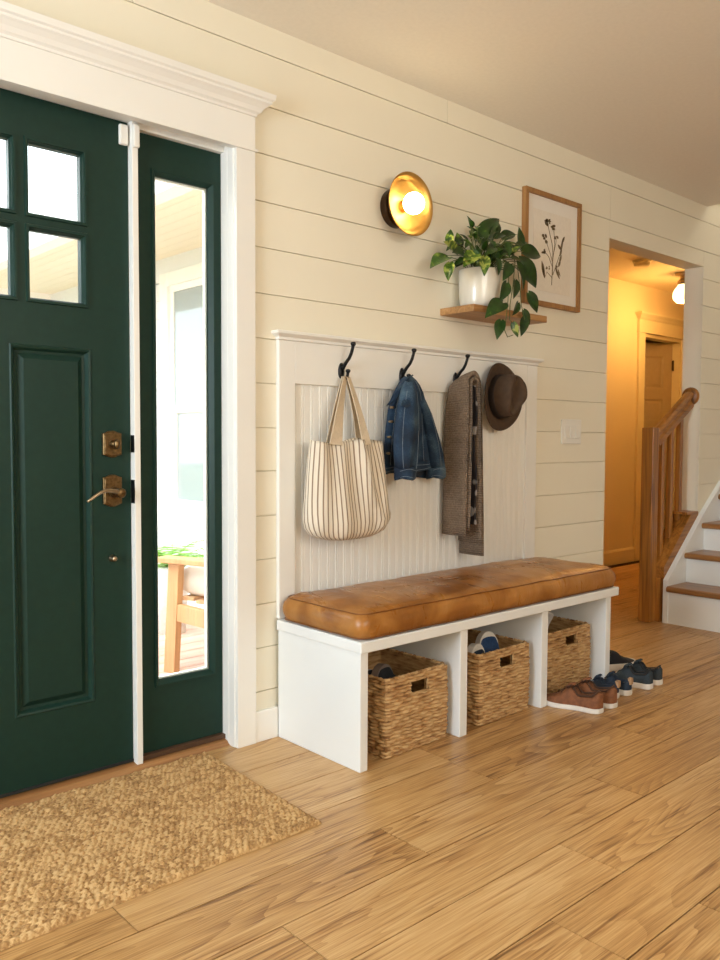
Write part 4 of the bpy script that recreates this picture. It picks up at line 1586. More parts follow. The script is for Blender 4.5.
for (b0, t0, yb, yt, rv) in LV:
    B_, T_ = PZL(b0[0], b0[1], yb), PZL(t0[0], t0[1], yt)
    mid = (B_ + T_) / 2
    out_ = (mid - crown_c).normalized()
    nh = (out_ * 0.35 + Vector((-.45, -.75, .42)) + Vector((prng.uniform(-.6, .6), prng.uniform(-.3, .3), prng.uniform(-.3, .6))))
    leaf(B_, T_, nh, wr=.40 if b0 == (235, 145) else prng.uniform(.46, .60), rv=rv, droop=prng.uniform(.1, .25))
    if b0[1] < 320:
        petiole((2.762 + prng.uniform(-.04, .05), -.1 + prng.uniform(-.03, .03), 1.772), B_, sag=.03)
for _ in range(70):
    a, e_ = prng.uniform(0, 6.28), prng.uniform(.1, 1.1)
    rr_ = prng.uniform(.06, .155)
    if math.sin(a) > .45:
        a = -a
    B_ = Vector((2.775 + rr_ * math.cos(a) * 1.25, max(-.19, min(-.045, -.1 + rr_ * .6 * math.sin(a))), 1.805 + rr_ * math.sin(e_) * 1.15))
    L_ = prng.uniform(.058, .085)
    T_ = B_ + Vector((math.cos(a) * L_ * .8, math.sin(a) * L_ * .45, prng.uniform(-.5, .5) * L_))
    T_.y = min(-.02, T_.y)
    leaf(B_, T_, (math.cos(a) * .3 - .3, -.5, .8), wr=.56, rv=prng.choice([.25, .35, .5, .7]), droop=.2)
    petiole((2.762 + prng.uniform(-.04, .04), -.1 + prng.uniform(-.03, .03), 1.772), B_, sag=.02)
# trailing vines over the shelf edge
for path in ([(2.80, -.12, 1.79), (2.86, -.185, 1.80)] + [tuple(PZL(a, b_, y)) for a, b_, y in ((355, 300, -.20), (352, 400, -.218), (345, 470, -.222), (338, 520, -.224), (350, 548, -.224), (372, 540, -.224))],
             [(2.83, -.11, 1.79), (2.90, -.17, 1.82)] + [tuple(PZL(a, b_, y)) for a, b_, y in ((390, 270, -.195), (400, 350, -.205), (405, 420, -.215), (418, 475, -.22), (412, 510, -.222))],
             [(2.81, -.11, 1.79), (2.88, -.16, 1.82)] + [tuple(PZL(a, b_, y)) for a, b_, y in ((380, 250, -.19), (372, 340, -.21), (360, 420, -.22), (358, 480, -.224), (372, 492, -.224))]):
    vn.tube(path, .0018, 6)
lf.build('foliage', 'leaf', parent=pl_, smooth=True, fix=False)
vn.build('vines', 'vine', parent=pl_, smooth=True)

pi_ = thing('framed_print', 'oak framed botanical print hanging on the wall above the shelf', 'picture', (3.388, 0, 1.713))
fx0, fx1, fz0, fz1 = 3.176, 3.632, 1.713, 2.247
fr = MB()
for r in rect_minus(fx0, fx1, fz0, fz1, [(fx0 + .022, fx1 - .022, fz0 + .022, fz1 - .022)]):
    fr.box(r[0], r[1], -.026, -.0006, r[2], r[3])
fr.build('frame', 'frame_wood', parent=pi_, bevel=0.0015)
MB().box(fx0 + .022, fx1 - .022, -.012, -.004, fz0 + .022, fz1 - .022).build('mat_board', 'matboard', parent=pi_)
MB().box(fx0 + .075, fx1 - .075, -.0132, -.0122, fz0 + .072, fz1 - .085).build('print_sheet', 'paper', parent=pi_)
dr = MB()
YD = -.0146


def FP(px, py):
    """point on the print, given in the 6.4x crop of the frame"""
    p = at(515 + px / 6.4, 175 + py / 6.4, YD)
    return Vector((p.x, YD, p.z))


def stroke(pts, w0=.0016):
    P = [FP(*p) for p in pts]
    rings = []
    for i, p in enumerate(P):
        t_ = (P[min(i + 1, len(P) - 1)] - P[max(0, i - 1)]).normalized()
        s_ = Vector((t_.z, 0, -t_.x)) * w0
        rings.append([p - s_, p + s_, p + s_ + Vector((0, .001, 0)), p - s_ + Vector((0, .001, 0))])
    dr.loft(rings)


def blade(a, b_, w_):
    A_, B_ = FP(*a), FP(*b_)
    t_ = (B_ - A_)
    s_ = Vector((t_.z, 0, -t_.x)).normalized()
    rings = []
    for k in range(8):
        u = k / 7
        hw = w_ * math.sin(math.pi * min(.98, max(.02, u))) ** .8
        p = A_ + t_ * u
        rings.append([p - s_ * hw, p + s_ * hw, p + s_ * hw + Vector((0, .001, 0)), p - s_ * hw + Vector((0, .001, 0))])
    dr.loft(rings)


stroke([(235, 705), (240, 600), (243, 500), (238, 440), (222, 370), (210, 310)])
stroke([(240, 640), (243, 540), (255, 440), (248, 340)], .0013)
stroke([(242, 560), (225, 500), (205, 440), (188, 400)], .0012)
stroke([(243, 520), (262, 440), (265, 400)], .0011)
stroke([(242, 640), (270, 560), (290, 500), (305, 410)], .0013)
stroke([(240, 590), (215, 520), (185, 485)], .0010)
stroke([(240, 660), (205, 620), (190, 660)], .0010)
irng = random.Random(3)
for cx_, cy_, n_, s_ in ((210, 302, 18, 24), (188, 393, 14, 20), (248, 335, 13, 20), (264, 402, 8, 14), (185, 488, 9, 17), (200, 428, 6, 12), (212, 592, 6, 16), (262, 588, 6, 12)):
    for _ in range(n_):
        a = irng.uniform(0, 6.28)
        r0, r1 = irng.uniform(0, .5) * s_, irng.uniform(.7, 1.1) * s_
        blade((cx_ + math.cos(a) * r0, cy_ + math.sin(a) * r0), (cx_ + math.cos(a) * r1, cy_ + math.sin(a) * r1), irng.uniform(.0034, .0056))
for a, b_ in (((292, 495), (310, 400)), ((296, 480), (275, 445)), ((288, 520), (300, 470)), ((285, 560), (298, 512)), ((278, 590), (292, 545)), ((300, 440), (318, 395))):
    blade(a, b_, .0068)
blade((190, 660), (172, 550), .0105)
blade((186, 650), (182, 570), .006)
blade((286, 665), (258, 590), .0075)
blade((290, 650), (275, 600), .004)
dr.build('botanical_drawing', 'ink', parent=pi_, fix=True)

sw = thing('light_switch', 'white three gang light switch on the shiplap wall by the opening', 'light switch', (3.602, 0, 1.055))
MB().box(3.518, 3.690, -.007, -.0004, 1.055, 1.178).build('switch_plate', 'plastic', parent=sw, bevel=0.003)
for k in range(3):
    cx = 3.558 + .046 * k
    MB().prism_yz([(-.007, 1.083), (-.0125, 1.085), (-.0095, 1.1165), (-.0085, 1.148), (-.007, 1.150)], cx - .0165, cx + .0165).build('rocker', 'plastic', parent=sw, bevel=0.0008)


# ------------------------------------------------------------------ baskets
def make_basket(loc, rotz, label):
    b = thing('seagrass_basket', label, 'basket', (0, 0, 0), 1e-6, 'seagrass baskets in the bench cubbies')
    b.location = loc
    b.rotation_euler = (0, 0, rotz)
    W_, D_, H_ = 0.312, 0.345, 0.264
    hw, hd_, r = W_ / 2, D_ / 2, 0.016
    per = [(a, c_) for a, c_ in rrect(-hw, hw, -hd_, hd_, r, 70, 78, 4)]
    npz = 170
    nrm = []
    for i in range(len(per)):
        a, c_ = Vector(per[i - 1]), Vector(per[(i + 1) % len(per)])
        t_ = (c_ - a).normalized()
        nrm.append(Vector((t_.y, -t_.x)))
    mb = MB()
    sarc = [0.0]
    for i in range(len(per)):
        sarc.append(sarc[-1] + (Vector(per[(i + 1) % len(per)]) - Vector(per[i])).length)
    brng = random.Random(21)
    rowz = 0.0125
    rowrnd = [(brng.random(), brng.uniform(0, 6.28), brng.uniform(.92, 1.08)) for _ in range(60)]
    o = len(mb.v)
    for j in range(npz + 1):
        z = H_ * j / npz
        for i, (x_, y_) in enumerate(per):
            s = sarc[i]
            zz = z + .0042 * noise.noise(Vector((s * 20, z * 40, 1)))
            row = int(zz / rowz)
            ph = (zz / rowz) % 1
            rr_ = rowrnd[row % 60]
            rowb = math.sin(math.pi * ph) ** .5
            weave = math.sin(s * 2 * math.pi / .050 * rr_[2] + (row % 2) * math.pi + rr_[1] * .4)
            d_ = .0105 * rowb * (.64 + .36 * weave) + .002 * noise.noise(Vector((s * 60, z * 120, 5)))
            bow = .004 * math.sin(math.pi * z / H_)
            nn = nrm[i]
            mb.v.append(Vector((x_ + nn.x * (d_ + bow), y_ + nn.y * (d_ + bow), z)))
    np_ = len(per)
    hx0_, hx1_, hz0_, hz1_ = -0.040, 0.050, 0.196, 0.242
    for j in range(npz):
        for i in range(np_):
            i2 = (i + 1) % np_
            zc = H_ * (j + .5) / npz
            xm, ym = (per[i][0] + per[i2][0]) / 2, (per[i][1] + per[i2][1]) / 2
            if abs(ym + hd_) < .002 and hx0_ < xm < hx1_ and hz0_ < zc < hz1_:
                continue
            fi = len(mb.f)
            row = int(zc / rowz)
            seg_ = int(sarc[i] / .036 * rowrnd[row % 60][2] + rowrnd[row % 60][1])
            rv = .5 + .55 * noise.noise(Vector((sarc[i] * 16, row * 7.7, 2))) + .35 * (math.sin(math.pi * ((zc / rowz) % 1)) - .6)  # uneven strand tone, plus shade in the valleys between rows put into colour
            mb.rnd[fi] = rv
            mb.f.append((o + j * np_ + i, o + j * np_ + i2, o + (j + 1) * np_ + i2, o + (j + 1) * np_ + i))
    # inside skin and floor of the basket
    inn = rrect(-hw + .007, hw - .007, -hd_ + .007, hd_ - .007, .012, 30, 34, 3)
    ni = len(inn)
    o2 = len(mb.v)
    levels = [.006] + [.198, .240, H_]
    for z in levels:
        mb.v += [Vector((a, c_, z)) for a, c_ in inn]
    for j in range(len(levels) - 1):
        for i in range(ni):
            i2 = (i + 1) % ni
            xm, ym = (inn[i][0] + inn[i2][0]) / 2, (inn[i][1] + inn[i2][1]) / 2
            if j == 1 and abs(ym + hd_ - .007) < .002 and hx0_ < xm < hx1_:
                continue
            mb.rnd[len(mb.f)] = .4
            mb.f.append((o2 + j * ni + i2, o2 + j * ni + i, o2 + (j + 1) * ni + i, o2 + (j + 1) * ni + i2))
    mb.rnd[len(mb.f)] = .3
    mb.f.append(tuple(o2 + i for i in range(ni)))
    mb.build('woven_body', 'seagrass', parent=b, smooth=True, fix=False)
    # braided rim and handle-hole binding
    rim = MB()
    pts = rrect(-hw + .003, hw - .003, -hd_ + .003, hd_ - .003, r, 60, 66, 4)
    P3 = [(a + .0, c_, H_ + .0005 + .0013 * math.sin(i * 1.3)) for i, (a, c_) in enumerate(pts)]
    rim.tube(P3 + [P3[0]], [.0062 + .0011 * math.sin(i * 1.9) for i in range(len(P3) + 1)], 8, False)
    for i in range(0, len(rim.f)):
        rim.rnd[i] = .25 + .6 * ((i // 40) % 3) / 2
    rim.build('rim', 'seagrass', parent=b, smooth=True)
    hb = MB()
    yb = -hd_ - .002
    cpts = [(hx0_, yb, hz0_), (hx1_, yb, hz0_), (hx1_, yb, hz1_), (hx0_, yb, hz1_)]
    for k in range(4):
        hb.tube([cpts[k], cpts[(k + 1) % 4]], .0042, 8)
    for i in range(len(hb.f)):
        hb.rnd[i] = .6
    hb.build('handle_hole_binding', 'seagrass', parent=b, smooth=True)
    for cx_, cy_ in ((-hw, -hd_), (hw, -hd_), (hw, hd_), (-hw, hd_)):
        cpst = MB().tube([(cx_ * .975, cy_ * .98, 0.004), (cx_ * .985, cy_ * .985, H_ / 2), (cx_ * .975, cy_ * .98, H_)], .0065, 8)
        for i in range(len(cpst.f)):
            cpst.rnd[i] = .45
        cpst.build('corner_post', 'seagrass', parent=b, smooth=True)
    return b


bk = make_basket((2.060, -0.251, 0.0005), math.radians(1.5), 'woven seagrass basket in the left cubby of the bench')
dup(bk, (2.546, -0.252, 0.0005), 'woven seagrass basket in the middle cubby holding blue and white sneakers', math.radians(1.0))
dup(bk, (3.030, -0.222, 0.0005), 'woven seagrass basket in the right cubby behind the brown shoes', math.radians(0.5))


# ------------------------------------------------------------------ shoes
def shoe(label, matrix, L_, W_, H_, upper, sole_m, lining, group=None, lace=None, trim=None, closed=0.50, sole_h=.024, heel_tab=None):
    sroot = local_thing('shoe', label, 'shoe', matrix, group)
    NT = 34
    ts = [k / NT for k in range(NT + 1)]

    def prof(t_):
        base = 0.80 - 0.10 * math.exp(-((t_ - .36) / .16) ** 2) + .20 * math.exp(-((t_ - .72) / .2) ** 2)
        if t_ < .14:
            base *= math.sqrt(max(0, 1 - ((.14 - t_) / .14) ** 2)) * .96 + .04
        if t_ > .74:
            base *= math.sqrt(max(0, 1 - ((t_ - .74) / .26) ** 2)) * .97 + .03
        return base * W_ / 2

    def hgt(t_):
        # heel counter, ankle dip, instep, toe box
        pts = [(0, .80), (.06, .93), (.2, .80), (.36, .74), (.46, .96), (.56, .92), (.68, .66), (.8, .50), (.92, .42), (1, .26)]
        for (a, ha), (b_, hb_) in zip(pts, pts[1:]):
            if t_ <= b_:
                s = (t_ - a) / (b_ - a)
                s = s * s * (3 - 2 * s)
                return (ha + (hb_ - ha) * s) * H_
        return .26 * H_

    def yof(t_):
        return (t_ - .5) * L_
    # sole
    out_ = [(prof(t_) * 1.03 + .0025, yof(t_) * 1.015) for t_ in ts]
    loop = [(x_, y_) for x_, y_ in out_] + [(-x_, y_) for x_, y_ in reversed(out_)]
    so = MB()
    rings = []
    for ins, z in ((.94, 0.0), (.985, .002), (1.0, .006), (1.0, sole_h - .003), (.985, sole_h)):
        rings.append([(x_ * ins, y_ * (1 - (1 - ins) * .4), z + .010 * max(0, y_ / L_ - .28) ** 2 * 12 * .2) for x_, y_ in loop])
    so.loft(rings)
    so.build('sole', sole_m, parent=sroot, smooth=False, bevel=0.001)
    # upper
    up_ = MB()
    K = 28
    rings = []
    rim_l, rim_r = [], []
    for t_ in ts:
        w_, h_ = prof(t_), hgt(t_)
        ring = []
        op = 0
        if .05 < t_ < closed:
            op = .74 * min(1, (t_ - .05) / .08) ** .5 * min(1, (closed - t_) / .10) ** .5
        for k in range(K + 1):
            a = math.pi * (1 - k / K)
            c_ = math.cos(a)
            x_ = w_ * math.copysign(abs(c_) ** .8, c_) * (1 - .18 * math.sin(a) * (h_ / H_))
            z = sole_h - .003 + (h_ - sole_h) * math.sin(a) ** .55
            if op and abs(x_) < op * w_:
                e_ = (op * w_ - abs(x_)) / .004
                z = z + (sole_h + .012 - z) * min(1, e_)
            ring.append((x_, yof(t_), z))
        rings.append(ring)
    up_.loft(rings, True, True, closed=False)
    up_.build('upper', upper, parent=sroot, smooth=True, fix=True)
    # padded collar around the opening
    pl2, pr2 = [], []
    for t_ in [x_ for x_ in ts if .04 < x_ < closed - .02]:
        w_, h_ = prof(t_), hgt(t_)
        op = .74 * min(1, (t_ - .05 if t_ > .05 else .001) / .08) ** .5 * min(1, (closed - t_) / .10) ** .5
        xx = op * w_
        a = math.acos(min(1, (xx / max(w_, 1e-4)) ** (1 / .8)))
        z = sole_h - .003 + (h_ - sole_h) * math.sin(a) ** .55
        pl2.append((xx, yof(t_), z + .001))
        pr2.append((-xx, yof(t_), z + .001))
    loop = pl2 + pr2[::-1]
    MB().tube(loop + [loop[0]], .0034, 7, False).build('collar', trim or lining, parent=sroot, smooth=True)
    # insole
    ins = []
    for t_ in [x_ for x_ in ts if .05 < x_ < closed]:
        ins.append([(-prof(t_) * .70, yof(t_), sole_h + .0135), (prof(t_) * .70, yof(t_), sole_h + .0135)])
    MB().loft(ins, False, False, closed=False).build('insole', lining, parent=sroot, fix=False)
    if lace:
        la = MB()
        for k in range(4):
            t_ = closed + .02 + .052 * k
            w_, h_ = prof(t_), hgt(t_)
            pts = []
            for q in range(9):
                xx = w_ * .62 * (q / 4 - 1)
                a = math.acos(min(1, (abs(xx) / w_) ** (1 / .8)))
                z = sole_h - .003 + (h_ - sole_h) * math.sin(a) ** .55 + .0025
                pts.append((xx * .8, yof(t_) + (.006 if k % 2 else -.004) * (q / 4 - 1), z))
            la.tube(pts, .0023, 6)
        for sgn in (-1, 1):
            t_ = closed + .01
            h_ = hgt(t_)
            la.tube([(0, yof(t_), h_ + .003), (sgn * .018, yof(t_) - .004, h_ + .008), (sgn * .03, yof(t_) + .012, h_ - .004), (sgn * .012, yof(t_) + .01, h_ + .0035)], .0018, 6)
        la.build('laces', lace, parent=sroot, smooth=True)
        tg = []
        for k in range(6):
            s = k / 5
            t_ = closed + .10 - .16 * s
            h_ = hgt(t_) + .002 + .010 * s
            tg.append([(-prof(t_) * .42, yof(t_), h_ - .004), (0, yof(t_), h_ + .003), (prof(t_) * .42, yof(t_), h_ - .004)])
        MB().loft(tg, False, False, closed=False).build('tongue', upper, parent=sroot, smooth=True, fix=False, solid=.004)
    if heel_tab:
        h_ = hgt(.03)
        MB().box(-.013, .013, yof(0) - .003, yof(0) + .014, h_ - .022, h_ + .006).build('heel_tab', heel_tab, parent=sroot, bevel=0.003)
    return sroot


def SM(x, y, z, rz_, rx=0.0, ry=0.0):
    return Matrix.Translation((x, y, z)) @ Matrix.Rotation(rz_, 4, 'Z') @ Matrix.Rotation(rx, 4, 'X') @ Matrix.Rotation(ry, 4, 'Y')


R_ = math.radians
GS = 'shoes lined up beside the bench'
shoe('brown suede shoe nearest the seagrass basket, pale sole', SM(2.850, -0.534, .0005, R_(14)), .248, .094, .094, 'suede', 'sole', 'suede_lace', GS, 'suede_lace', sole_h=.020)
shoe('brown suede shoe of the pair, beside the small navy shoes', SM(2.954, -0.534, .0005, R_(13)), .248, .094, .094, 'suede', 'sole', 'suede_lace', GS, 'suede_lace', sole_h=.020)
shoe('small navy shoe with tan heel beside the brown pair', SM(3.078, -0.512, .0005, R_(12)), .172, .070, .078, 'navy', 'sole', 'tan_lining', GS, 'navy', trim='navy', heel_tab='tan_lining')
shoe('small navy shoe with tan heel beside the slate pair', SM(3.158, -0.525, .0005, R_(9)), .172, .070, .078, 'navy', 'sole', 'tan_lining', GS, 'navy', trim='navy', heel_tab='tan_lining')
shoe('dark slate canvas shoe next to the small navy shoes', SM(3.296, -0.525, .0005, R_(18)), .205, .080, .090, 'slate', 'sole', 'shoe_in', GS, 'slate')
shoe('dark slate canvas shoe farthest from the bench panel', SM(3.392, -0.520, .0005, R_(12)), .205, .080, .090, 'slate', 'sole', 'shoe_in', GS, 'slate')
shoe('black slip-on shoe with white sole behind the end of the bench', SM(3.470, -0.330, .0005, R_(-108)), .28, .100, .095, 'black_knit', 'sole', 'shoe_in', GS, sole_h=.032)
# shoes kept in the baskets
GB = 'shoes kept in the baskets'
shoe('dark shoe standing toe up in the left basket', SM(1.990, -0.310, .188, R_(4), R_(84), R_(8)), .195, .100, .085, 'black_knit', 'sole_brown', 'shoe_in', GB, sole_h=.03)
shoe('black shoe lying deep in the left basket', SM(2.125, -0.21, .130, R_(10), R_(25)), .24, .09, .085, 'black_knit', 'sole_grey', 'shoe_in', GB)
shoe('navy sneaker low at the front of the middle basket', SM(2.492, -0.312, .178, R_(2), R_(84), R_(6)), .195, .094, .080, 'navy', 'sole', 'shoe_in', GB, sole_h=.032)
shoe('bright blue sneaker rising highest from the middle basket', SM(2.596, -0.290, .206, R_(-4), R_(80), R_(-4)), .195, .092, .082, 'blue_canvas', 'sole', 'shoe_in', GB, sole_h=.032)
shoe('black shoe at the back of the middle basket', SM(2.480, -0.160, .205, R_(3), R_(84)), .20, .090, .085, 'black_knit', 'sole_grey', 'shoe_in', GB)
shoe('pale grey shoe rising at the left of the right basket', SM(2.938, -0.268, .205, R_(4), R_(82), R_(4)), .20, .105, .095, 'grey_canvas', 'grey_canvas', 'shoe_in', GB)
shoe('tan shoe with raised heel in the right basket', SM(3.065, -0.225, .228, R_(-20), R_(-58)), .20, .085, .085, 'tan_canvas', 'sole', 'tan_lining', GB, 'sole')

# ------------------------------------------------------------------ jute mat
MX0, MX1, MY0, MY1 = 0.18, 1.452, -0.648, 0.016
NXM, NYM = 500, 255
mt = MB()
PR, PC = 0.0150, 0.0180


def jute_h(x_, y_):
    yy = y_ + .006 * noise.noise(Vector((x_ * 9, y_ * 9, 0))) + .003 * noise.noise(Vector((x_ * 40, y_ * 40, 4)))
    row = math.floor(yy / PR)
    fy = yy / PR - row
    xx = x_ + (row % 2) * PC / 2 + .009 * noise.noise(Vector((x_ * 28, row * 3.7, 2)))
    # two leaning strands per row make a braid
    lean = abs(fy - .5) * PC * 0.9
    u = (xx + lean) / PC
    kn = math.floor(u)
    fu = u - kn
    h_ = (math.sin(math.pi * fu) ** .6) * (.35 + .65 * math.sin(math.pi * fy) ** .6)
    r_ = math.sin(kn * 12.9898 + row * 78.233) * 43758.5453 % 1.0
    return h_, r_


for j in range(NYM + 1):
    for i in range(NXM + 1):
        x_ = MX0 + (MX1 - MX0) * i / NXM
        y_ = MY0 + (MY1 - MY0) * j / NYM
        h_, r_ = jute_h(x_, y_)
        ed = min(1, min(x_ - MX0, MX1 - x_, y_ - MY0, MY1 - y_) / .012)
        ed = max(0, ed)
        z = .001 + (.006 + .0085 * h_ * (.55 + .7 * r_) - .004 * (1 if noise.noise(Vector((x_ * 45, y_ * 45, 9))) > .38 else 0) + .003 * noise.noise(Vector((x_ * 12, y_ * 12, 7)))) * math.sqrt(ed)
        ex = .004 * noise.noise(Vector((x_ * 30, y_ * 30, 3)))
        mt.v.append(Vector((x_ + (ex if i in (0, NXM) else 0) - .02 * (y_ - MY0) / .66 * 0 + 0.030 * (y_ - MY0) / .664 * (i / NXM), y_ + (ex if j in (0, NYM) else 0), z)))
for j in range(NYM):
    for i in range(NXM):
        a = j * (NXM + 1) + i
        _, r_ = jute_h(MX0 + (MX1 - MX0) * (i + .5) / NXM, MY0 + (MY1 - MY0) * (j + .5) / NYM)
        mt.rnd[len(mt.f)] = r_
        mt.f.append((a, a + 1, a + NXM + 2, a + NXM + 1))
mat_o = mt.build('jute_mat', 'jute', smooth=True, fix=False, origin=(0.8, -0.32, 0))
tag(mat_o, 'golden braided jute doormat lying before the green door', 'doormat')

# ------------------------------------------------------------------ porch outside
PXW, PZC, DKZ = 2.95, 2.33, -0.08
dk = MB()
drng = random.Random(2)
for k in range(36):
    y0 = 0.14 + .14 * k
    dk.box(-1.6, PXW, y0, y0 + .134, DKZ - .03, DKZ, rnd=(drng.random(), drng.random(), drng.random()))
struct(dk.build('floor_porch', 'deck', origin=(0, 2, DKZ), fix=False), 'pinkish deck boards of the porch outside', 'porch floor')
sd_ = MB()
wy0, wy1, wz0, wz1 = 1.55, 2.83, 0.60, 2.13
for k in range(20):
    z0 = DKZ + .125 * k
    for r in rect_minus(0.12, 5.2, z0, min(z0 + .125, PZC), [(wy0 - .09, wy1 + .11, wz0 - .1, wz1 + .09)]):
        if r[3] - r[2] > .005:
            sd_.add([(PXW - .012, r[0], r[2]), (PXW - .012, r[1], r[2]), (PXW, r[1], r[3]), (PXW, r[0], r[3]), (PXW + .1, r[0], r[2]), (PXW + .1, r[1], r[2]), (PXW + .1, r[1], r[3]), (PXW + .1, r[0], r[3])],
                    [(0, 1, 2, 3), (4, 7, 6, 5), (0, 4, 5, 1), (3, 2, 6, 7), (0, 3, 7, 4), (1, 5, 6, 2)])
sd_.box(PXW - .02, PXW, .12, 5.2, PZC - .16, PZC)
struct(sd_.build('wall_porch', 'siding', origin=(PXW, 2, 0)), 'white clapboard wall beside the porch', 'wall')
pw = MB()
for r in rect_minus(wy0 - .09, wy1 + .11, wz0 - .1, wz1 + .09, [(wy0, wy1, wz0, wz1)]):
    pw.box(PXW - .035, PXW + .05, r[0], r[1], r[2], r[3])
zm = 1.27
for z0, z1, dx in ((wz0, zm + .02, .0), (zm - .02, wz1, -.018)):
    for r in rect_minus(wy0, wy1, z0, z1, [(wy0 + .045, wy1 - .045, z0 + .045, z1 - .045)]):
        pw.box(PXW + dx + .005, PXW + dx + .03, r[0], r[1], r[2], r[3])
win = pw.build('window_2', 'porch_trim', origin=(PXW, 2.1, wz0), bevel=.002)
struct(win, 'white sash window in the porch wall seen through the sidelight', 'window')
MB().box(PXW + .014, PXW + .02, wy0 + .04, wy1 - .04, wz0 + .04, zm).build('lower_pane', 'porch_glass', parent=win)
MB().box(PXW - .004, PXW + .002, wy0 + .04, wy1 - .04, zm, wz1 - .04).build('upper_pane', 'porch_glass', parent=win)
pcg = MB()
for k in range(10):
    x0 = 2.02 + .093 * k
    pcg.box(x0, min(x0 + .0915, PXW), .12, 5.0, PZC, PZC + .02)
pcg.box(2.0, PXW, .12, 5.0, PZC + .012, PZC + .05)
pcg.box(-1.6, 2.0, .12, 1.05, PZC, PZC + .05)
struct(pcg.build('ceiling_porch', 'porch_ceiling', origin=(2, 2, PZC)), 'cream board ceiling of the porch', 'porch ceiling')
pbm = MB().box(1.96, 2.06, 1.05, 5.0, PZC - .10, PZC + .09).box(-1.6, 2.06, 1.0, 1.06, PZC - .04, PZC + .09).box(1.96, PXW, 4.9, 5.02, PZC - .22, PZC + .09)
struct(pbm.build('trim_5', 'porch_trim', origin=(2, 2, PZC)), 'pale porch eave beams seen through the door panes', 'beam')
col_ = MB().box(2.02, 2.16, 4.88, 5.02, DKZ, PZC - .22).box(1.99, 2.19, 4.85, 5.05, DKZ, DKZ + .12)
tag(col_.build('porch_column', 'porch_trim', bevel=.004), 'white square column at the far end of the porch', 'column')
g = MB().box(-30, 40, .2, 40, -.42, -.40)
struct(g.build('ground', 'lawn', origin=(0, 10, -.4)), 'green lawn outside the house', 'lawn')

# added light box under the eave, throws light through the sidelight onto the floor
pl0 = thing('porch_fill_light', 'added unseen light box under the porch eave outside the door', 'ceiling lamp', (1.35, 0.62, PZC - .03))
MB().box(1.08, 1.62, .42, .82, PZC - .03, PZC - .0005).build('fill_light_box', 'porch_trim', parent=pl0, bevel=.004)
pa = area('porch_fill_area', (1.35, 0.62, PZC - .034), (1.35, 0.62, 0), .5, .36, 52, (1.0, 0.97, 0.92))

# chair on the porch
ch = thing('porch_chair', 'light cedar armchair with white cushion on the porch', 'chair', (2.42, 1.05, DKZ + .0005), R_(20.5))
for sx in (-1, 1):
    xx = .30 * sx
    MB().prism_yz([(.27, 0), (.335, 0), (.30, .545), (.235, .545)], xx - .022, xx + .022).build('leg', 'cedar', parent=ch, bevel=.003)
    MB().prism_yz([(-.40, 0), (-.335, 0), (-.30, .54), (-.36, .54)], xx - .022, xx + .022).build('leg', 'cedar', parent=ch, bevel=.003)
    MB().prism_yz([(-.42, .545), (.36, .545), (.36, .572), (-.42, .572)], xx - .042, xx + .042).build('arm', 'cedar', parent=ch, bevel=.004)
    MB().prism_yz([(-.34, .20), (.26, .26), (.26, .345), (-.34, .285)], xx - .018, xx + .018).build('side_rail', 'cedar', parent=ch, bevel=.003)
sl = MB()
for k in range(7):
    y0 = -.33 + .085 * k
    sl.box(-.28, .28, y0, y0 + .07, .30 + .06 * (k / 6), .318 + .06 * (k / 6))
sl.build('seat_slats', 'cedar', parent=ch)
bs = MB()
for k in range(6):
    x0 = -.26 + .09 * k
    bs.prism_yz([(-.33, .28), (-.305, .28), (-.47, .86), (-.495, .86)], x0, x0 + .07)
bs.box(-.29, .29, -.50, -.465, .80, .87)
bs.build('backrest', 'cedar', parent=ch)
rings = []
for ins, z in ((.03, .0), (.008, .015), (0, .05), (.008, .09), (.04, .115), (.12, .125)):
    rings.append([(x_, y_, .375 + z * 1.35 + .03 * y_) for x_, y_ in rrect(-.265 + ins, .265 - ins, -.29 + ins, .30 - ins, .05, 12, 12, 4)])
MB().loft(rings).build('seat_cushion', 'porch_cushion', parent=ch, smooth=True)

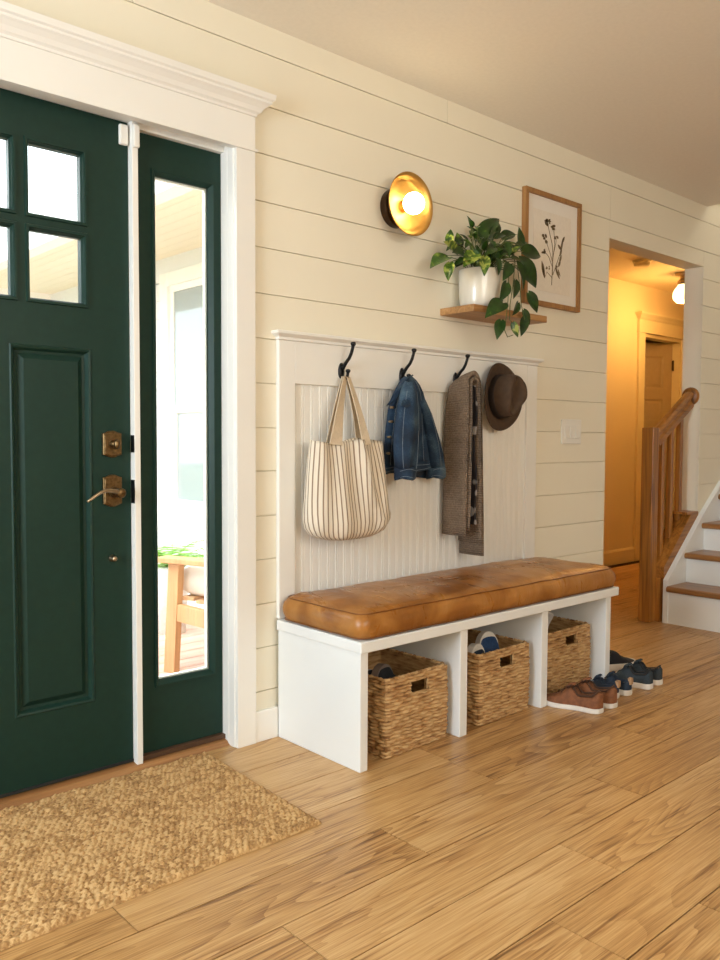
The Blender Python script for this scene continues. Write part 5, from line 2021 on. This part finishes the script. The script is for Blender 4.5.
# fern in a planter beyond the chair
fn = thing('potted_fern', 'bright green fern in a planter behind the porch chair', 'plant', (2.46, 1.98, DKZ + .0005))
MB().lathe([(.08, DKZ + .0005), (.10, .26), (.11, .31), (.10, .32), (.09, .29)], (2.46, 1.98, 0), 'Z', 28).build('planter', 'terracotta', parent=fn, smooth=True)
fm = MB()
for k in range(26):
    a = k * 2.399
    ln = .30 + .10 * math.sin(k * 1.7)
    el = .5 + .75 * ((k * 37) % 10) / 10
    pts = []
    for q in range(12):
        s = q / 11
        r_ = ln * s * math.cos(el * (1 - .6 * s))
        z = .30 + ln * s * math.sin(el) * (1.15 - .75 * s)
        pts.append(Vector((2.46 + r_ * math.cos(a), 1.98 + r_ * math.sin(a), z)))
    fm.tube(pts, .0022, 4)
    side_ = Vector((-math.sin(a), math.cos(a), 0))
    for q in range(1, 12):
        w_ = .062 * math.sin(math.pi * (q / 12) ** .8) + .008
        for sg in (-1, 1):
            t_ = (pts[q] - pts[q - 1]).normalized()
            p = pts[q]
            tip = p + side_ * (sg * w_) + t_ * .02 + Vector((0, 0, -.008))
            fm.add([p - t_ * .007, p + t_ * .007, tip + t_ * .002, tip - t_ * .002], [(0, 1, 2, 3)])
fm.build('fronds', 'fern', parent=fn, fix=False)


# trees beyond the porch
def tree(x, y, h, rad, leafm, label, seed):
    t_ = thing('tree', label, 'tree', (x, y, -.4), 0, 'trees beyond the porch')
    tr_ = random.Random(seed)
    tk = MB().tube([(x, y, -.4), (x + .1, y, h * .35), (x - .05, y + .1, h * .75)], [.20, .15, .06], 10)
    for k in range(9):
        a = tr_.uniform(0, 6.28)
        z0 = h * tr_.uniform(.3, .6)
        tk.tube([(x, y, z0), (x + math.cos(a) * rad * .5, y + math.sin(a) * rad * .5, z0 + h * .14), (x + math.cos(a) * rad * .9, y + math.sin(a) * rad * .9, z0 + h * .22)], [.06, .04, .015], 6)
    tk.build('trunk', 'bark', parent=t_)
    cw = MB()
    for _ in range(1500):
        u, v, w_ = tr_.gauss(0, .42), tr_.gauss(0, .42), tr_.gauss(0, .36)
        p = Vector((x + u * rad * 1.2, y + v * rad * 1.2, h * .66 + w_ * h * .42))
        if p.z < h * .25:
            continue
        s_ = tr_.uniform(.07, .15)
        d1 = Vector((tr_.uniform(-1, 1), tr_.uniform(-1, 1), tr_.uniform(-1, 1))).normalized() * s_
        d2 = d1.cross(Vector((tr_.uniform(-1, 1), tr_.uniform(-1, 1), tr_.uniform(-1, 1)))).normalized() * s_ * .6
        cw.add([p - d1, p + d2, p + d1, p - d2], [(0, 1, 2, 3)])
    cw.build('crown', leafm, parent=t_, fix=False)


tree(5.6, 11.0, 3.4, 1.2, 'tree_leaf', 'small green tree at the end of the porch', 1)
tree(-3.2, 7.5, 4.6, 1.2, 'tree_leaf', 'tall green tree mirrored in the porch window', 2)
tree(0.4, 12.5, 4.6, 1.2, 'tree_leaf_gold', 'golden tree mirrored in the porch window', 3)
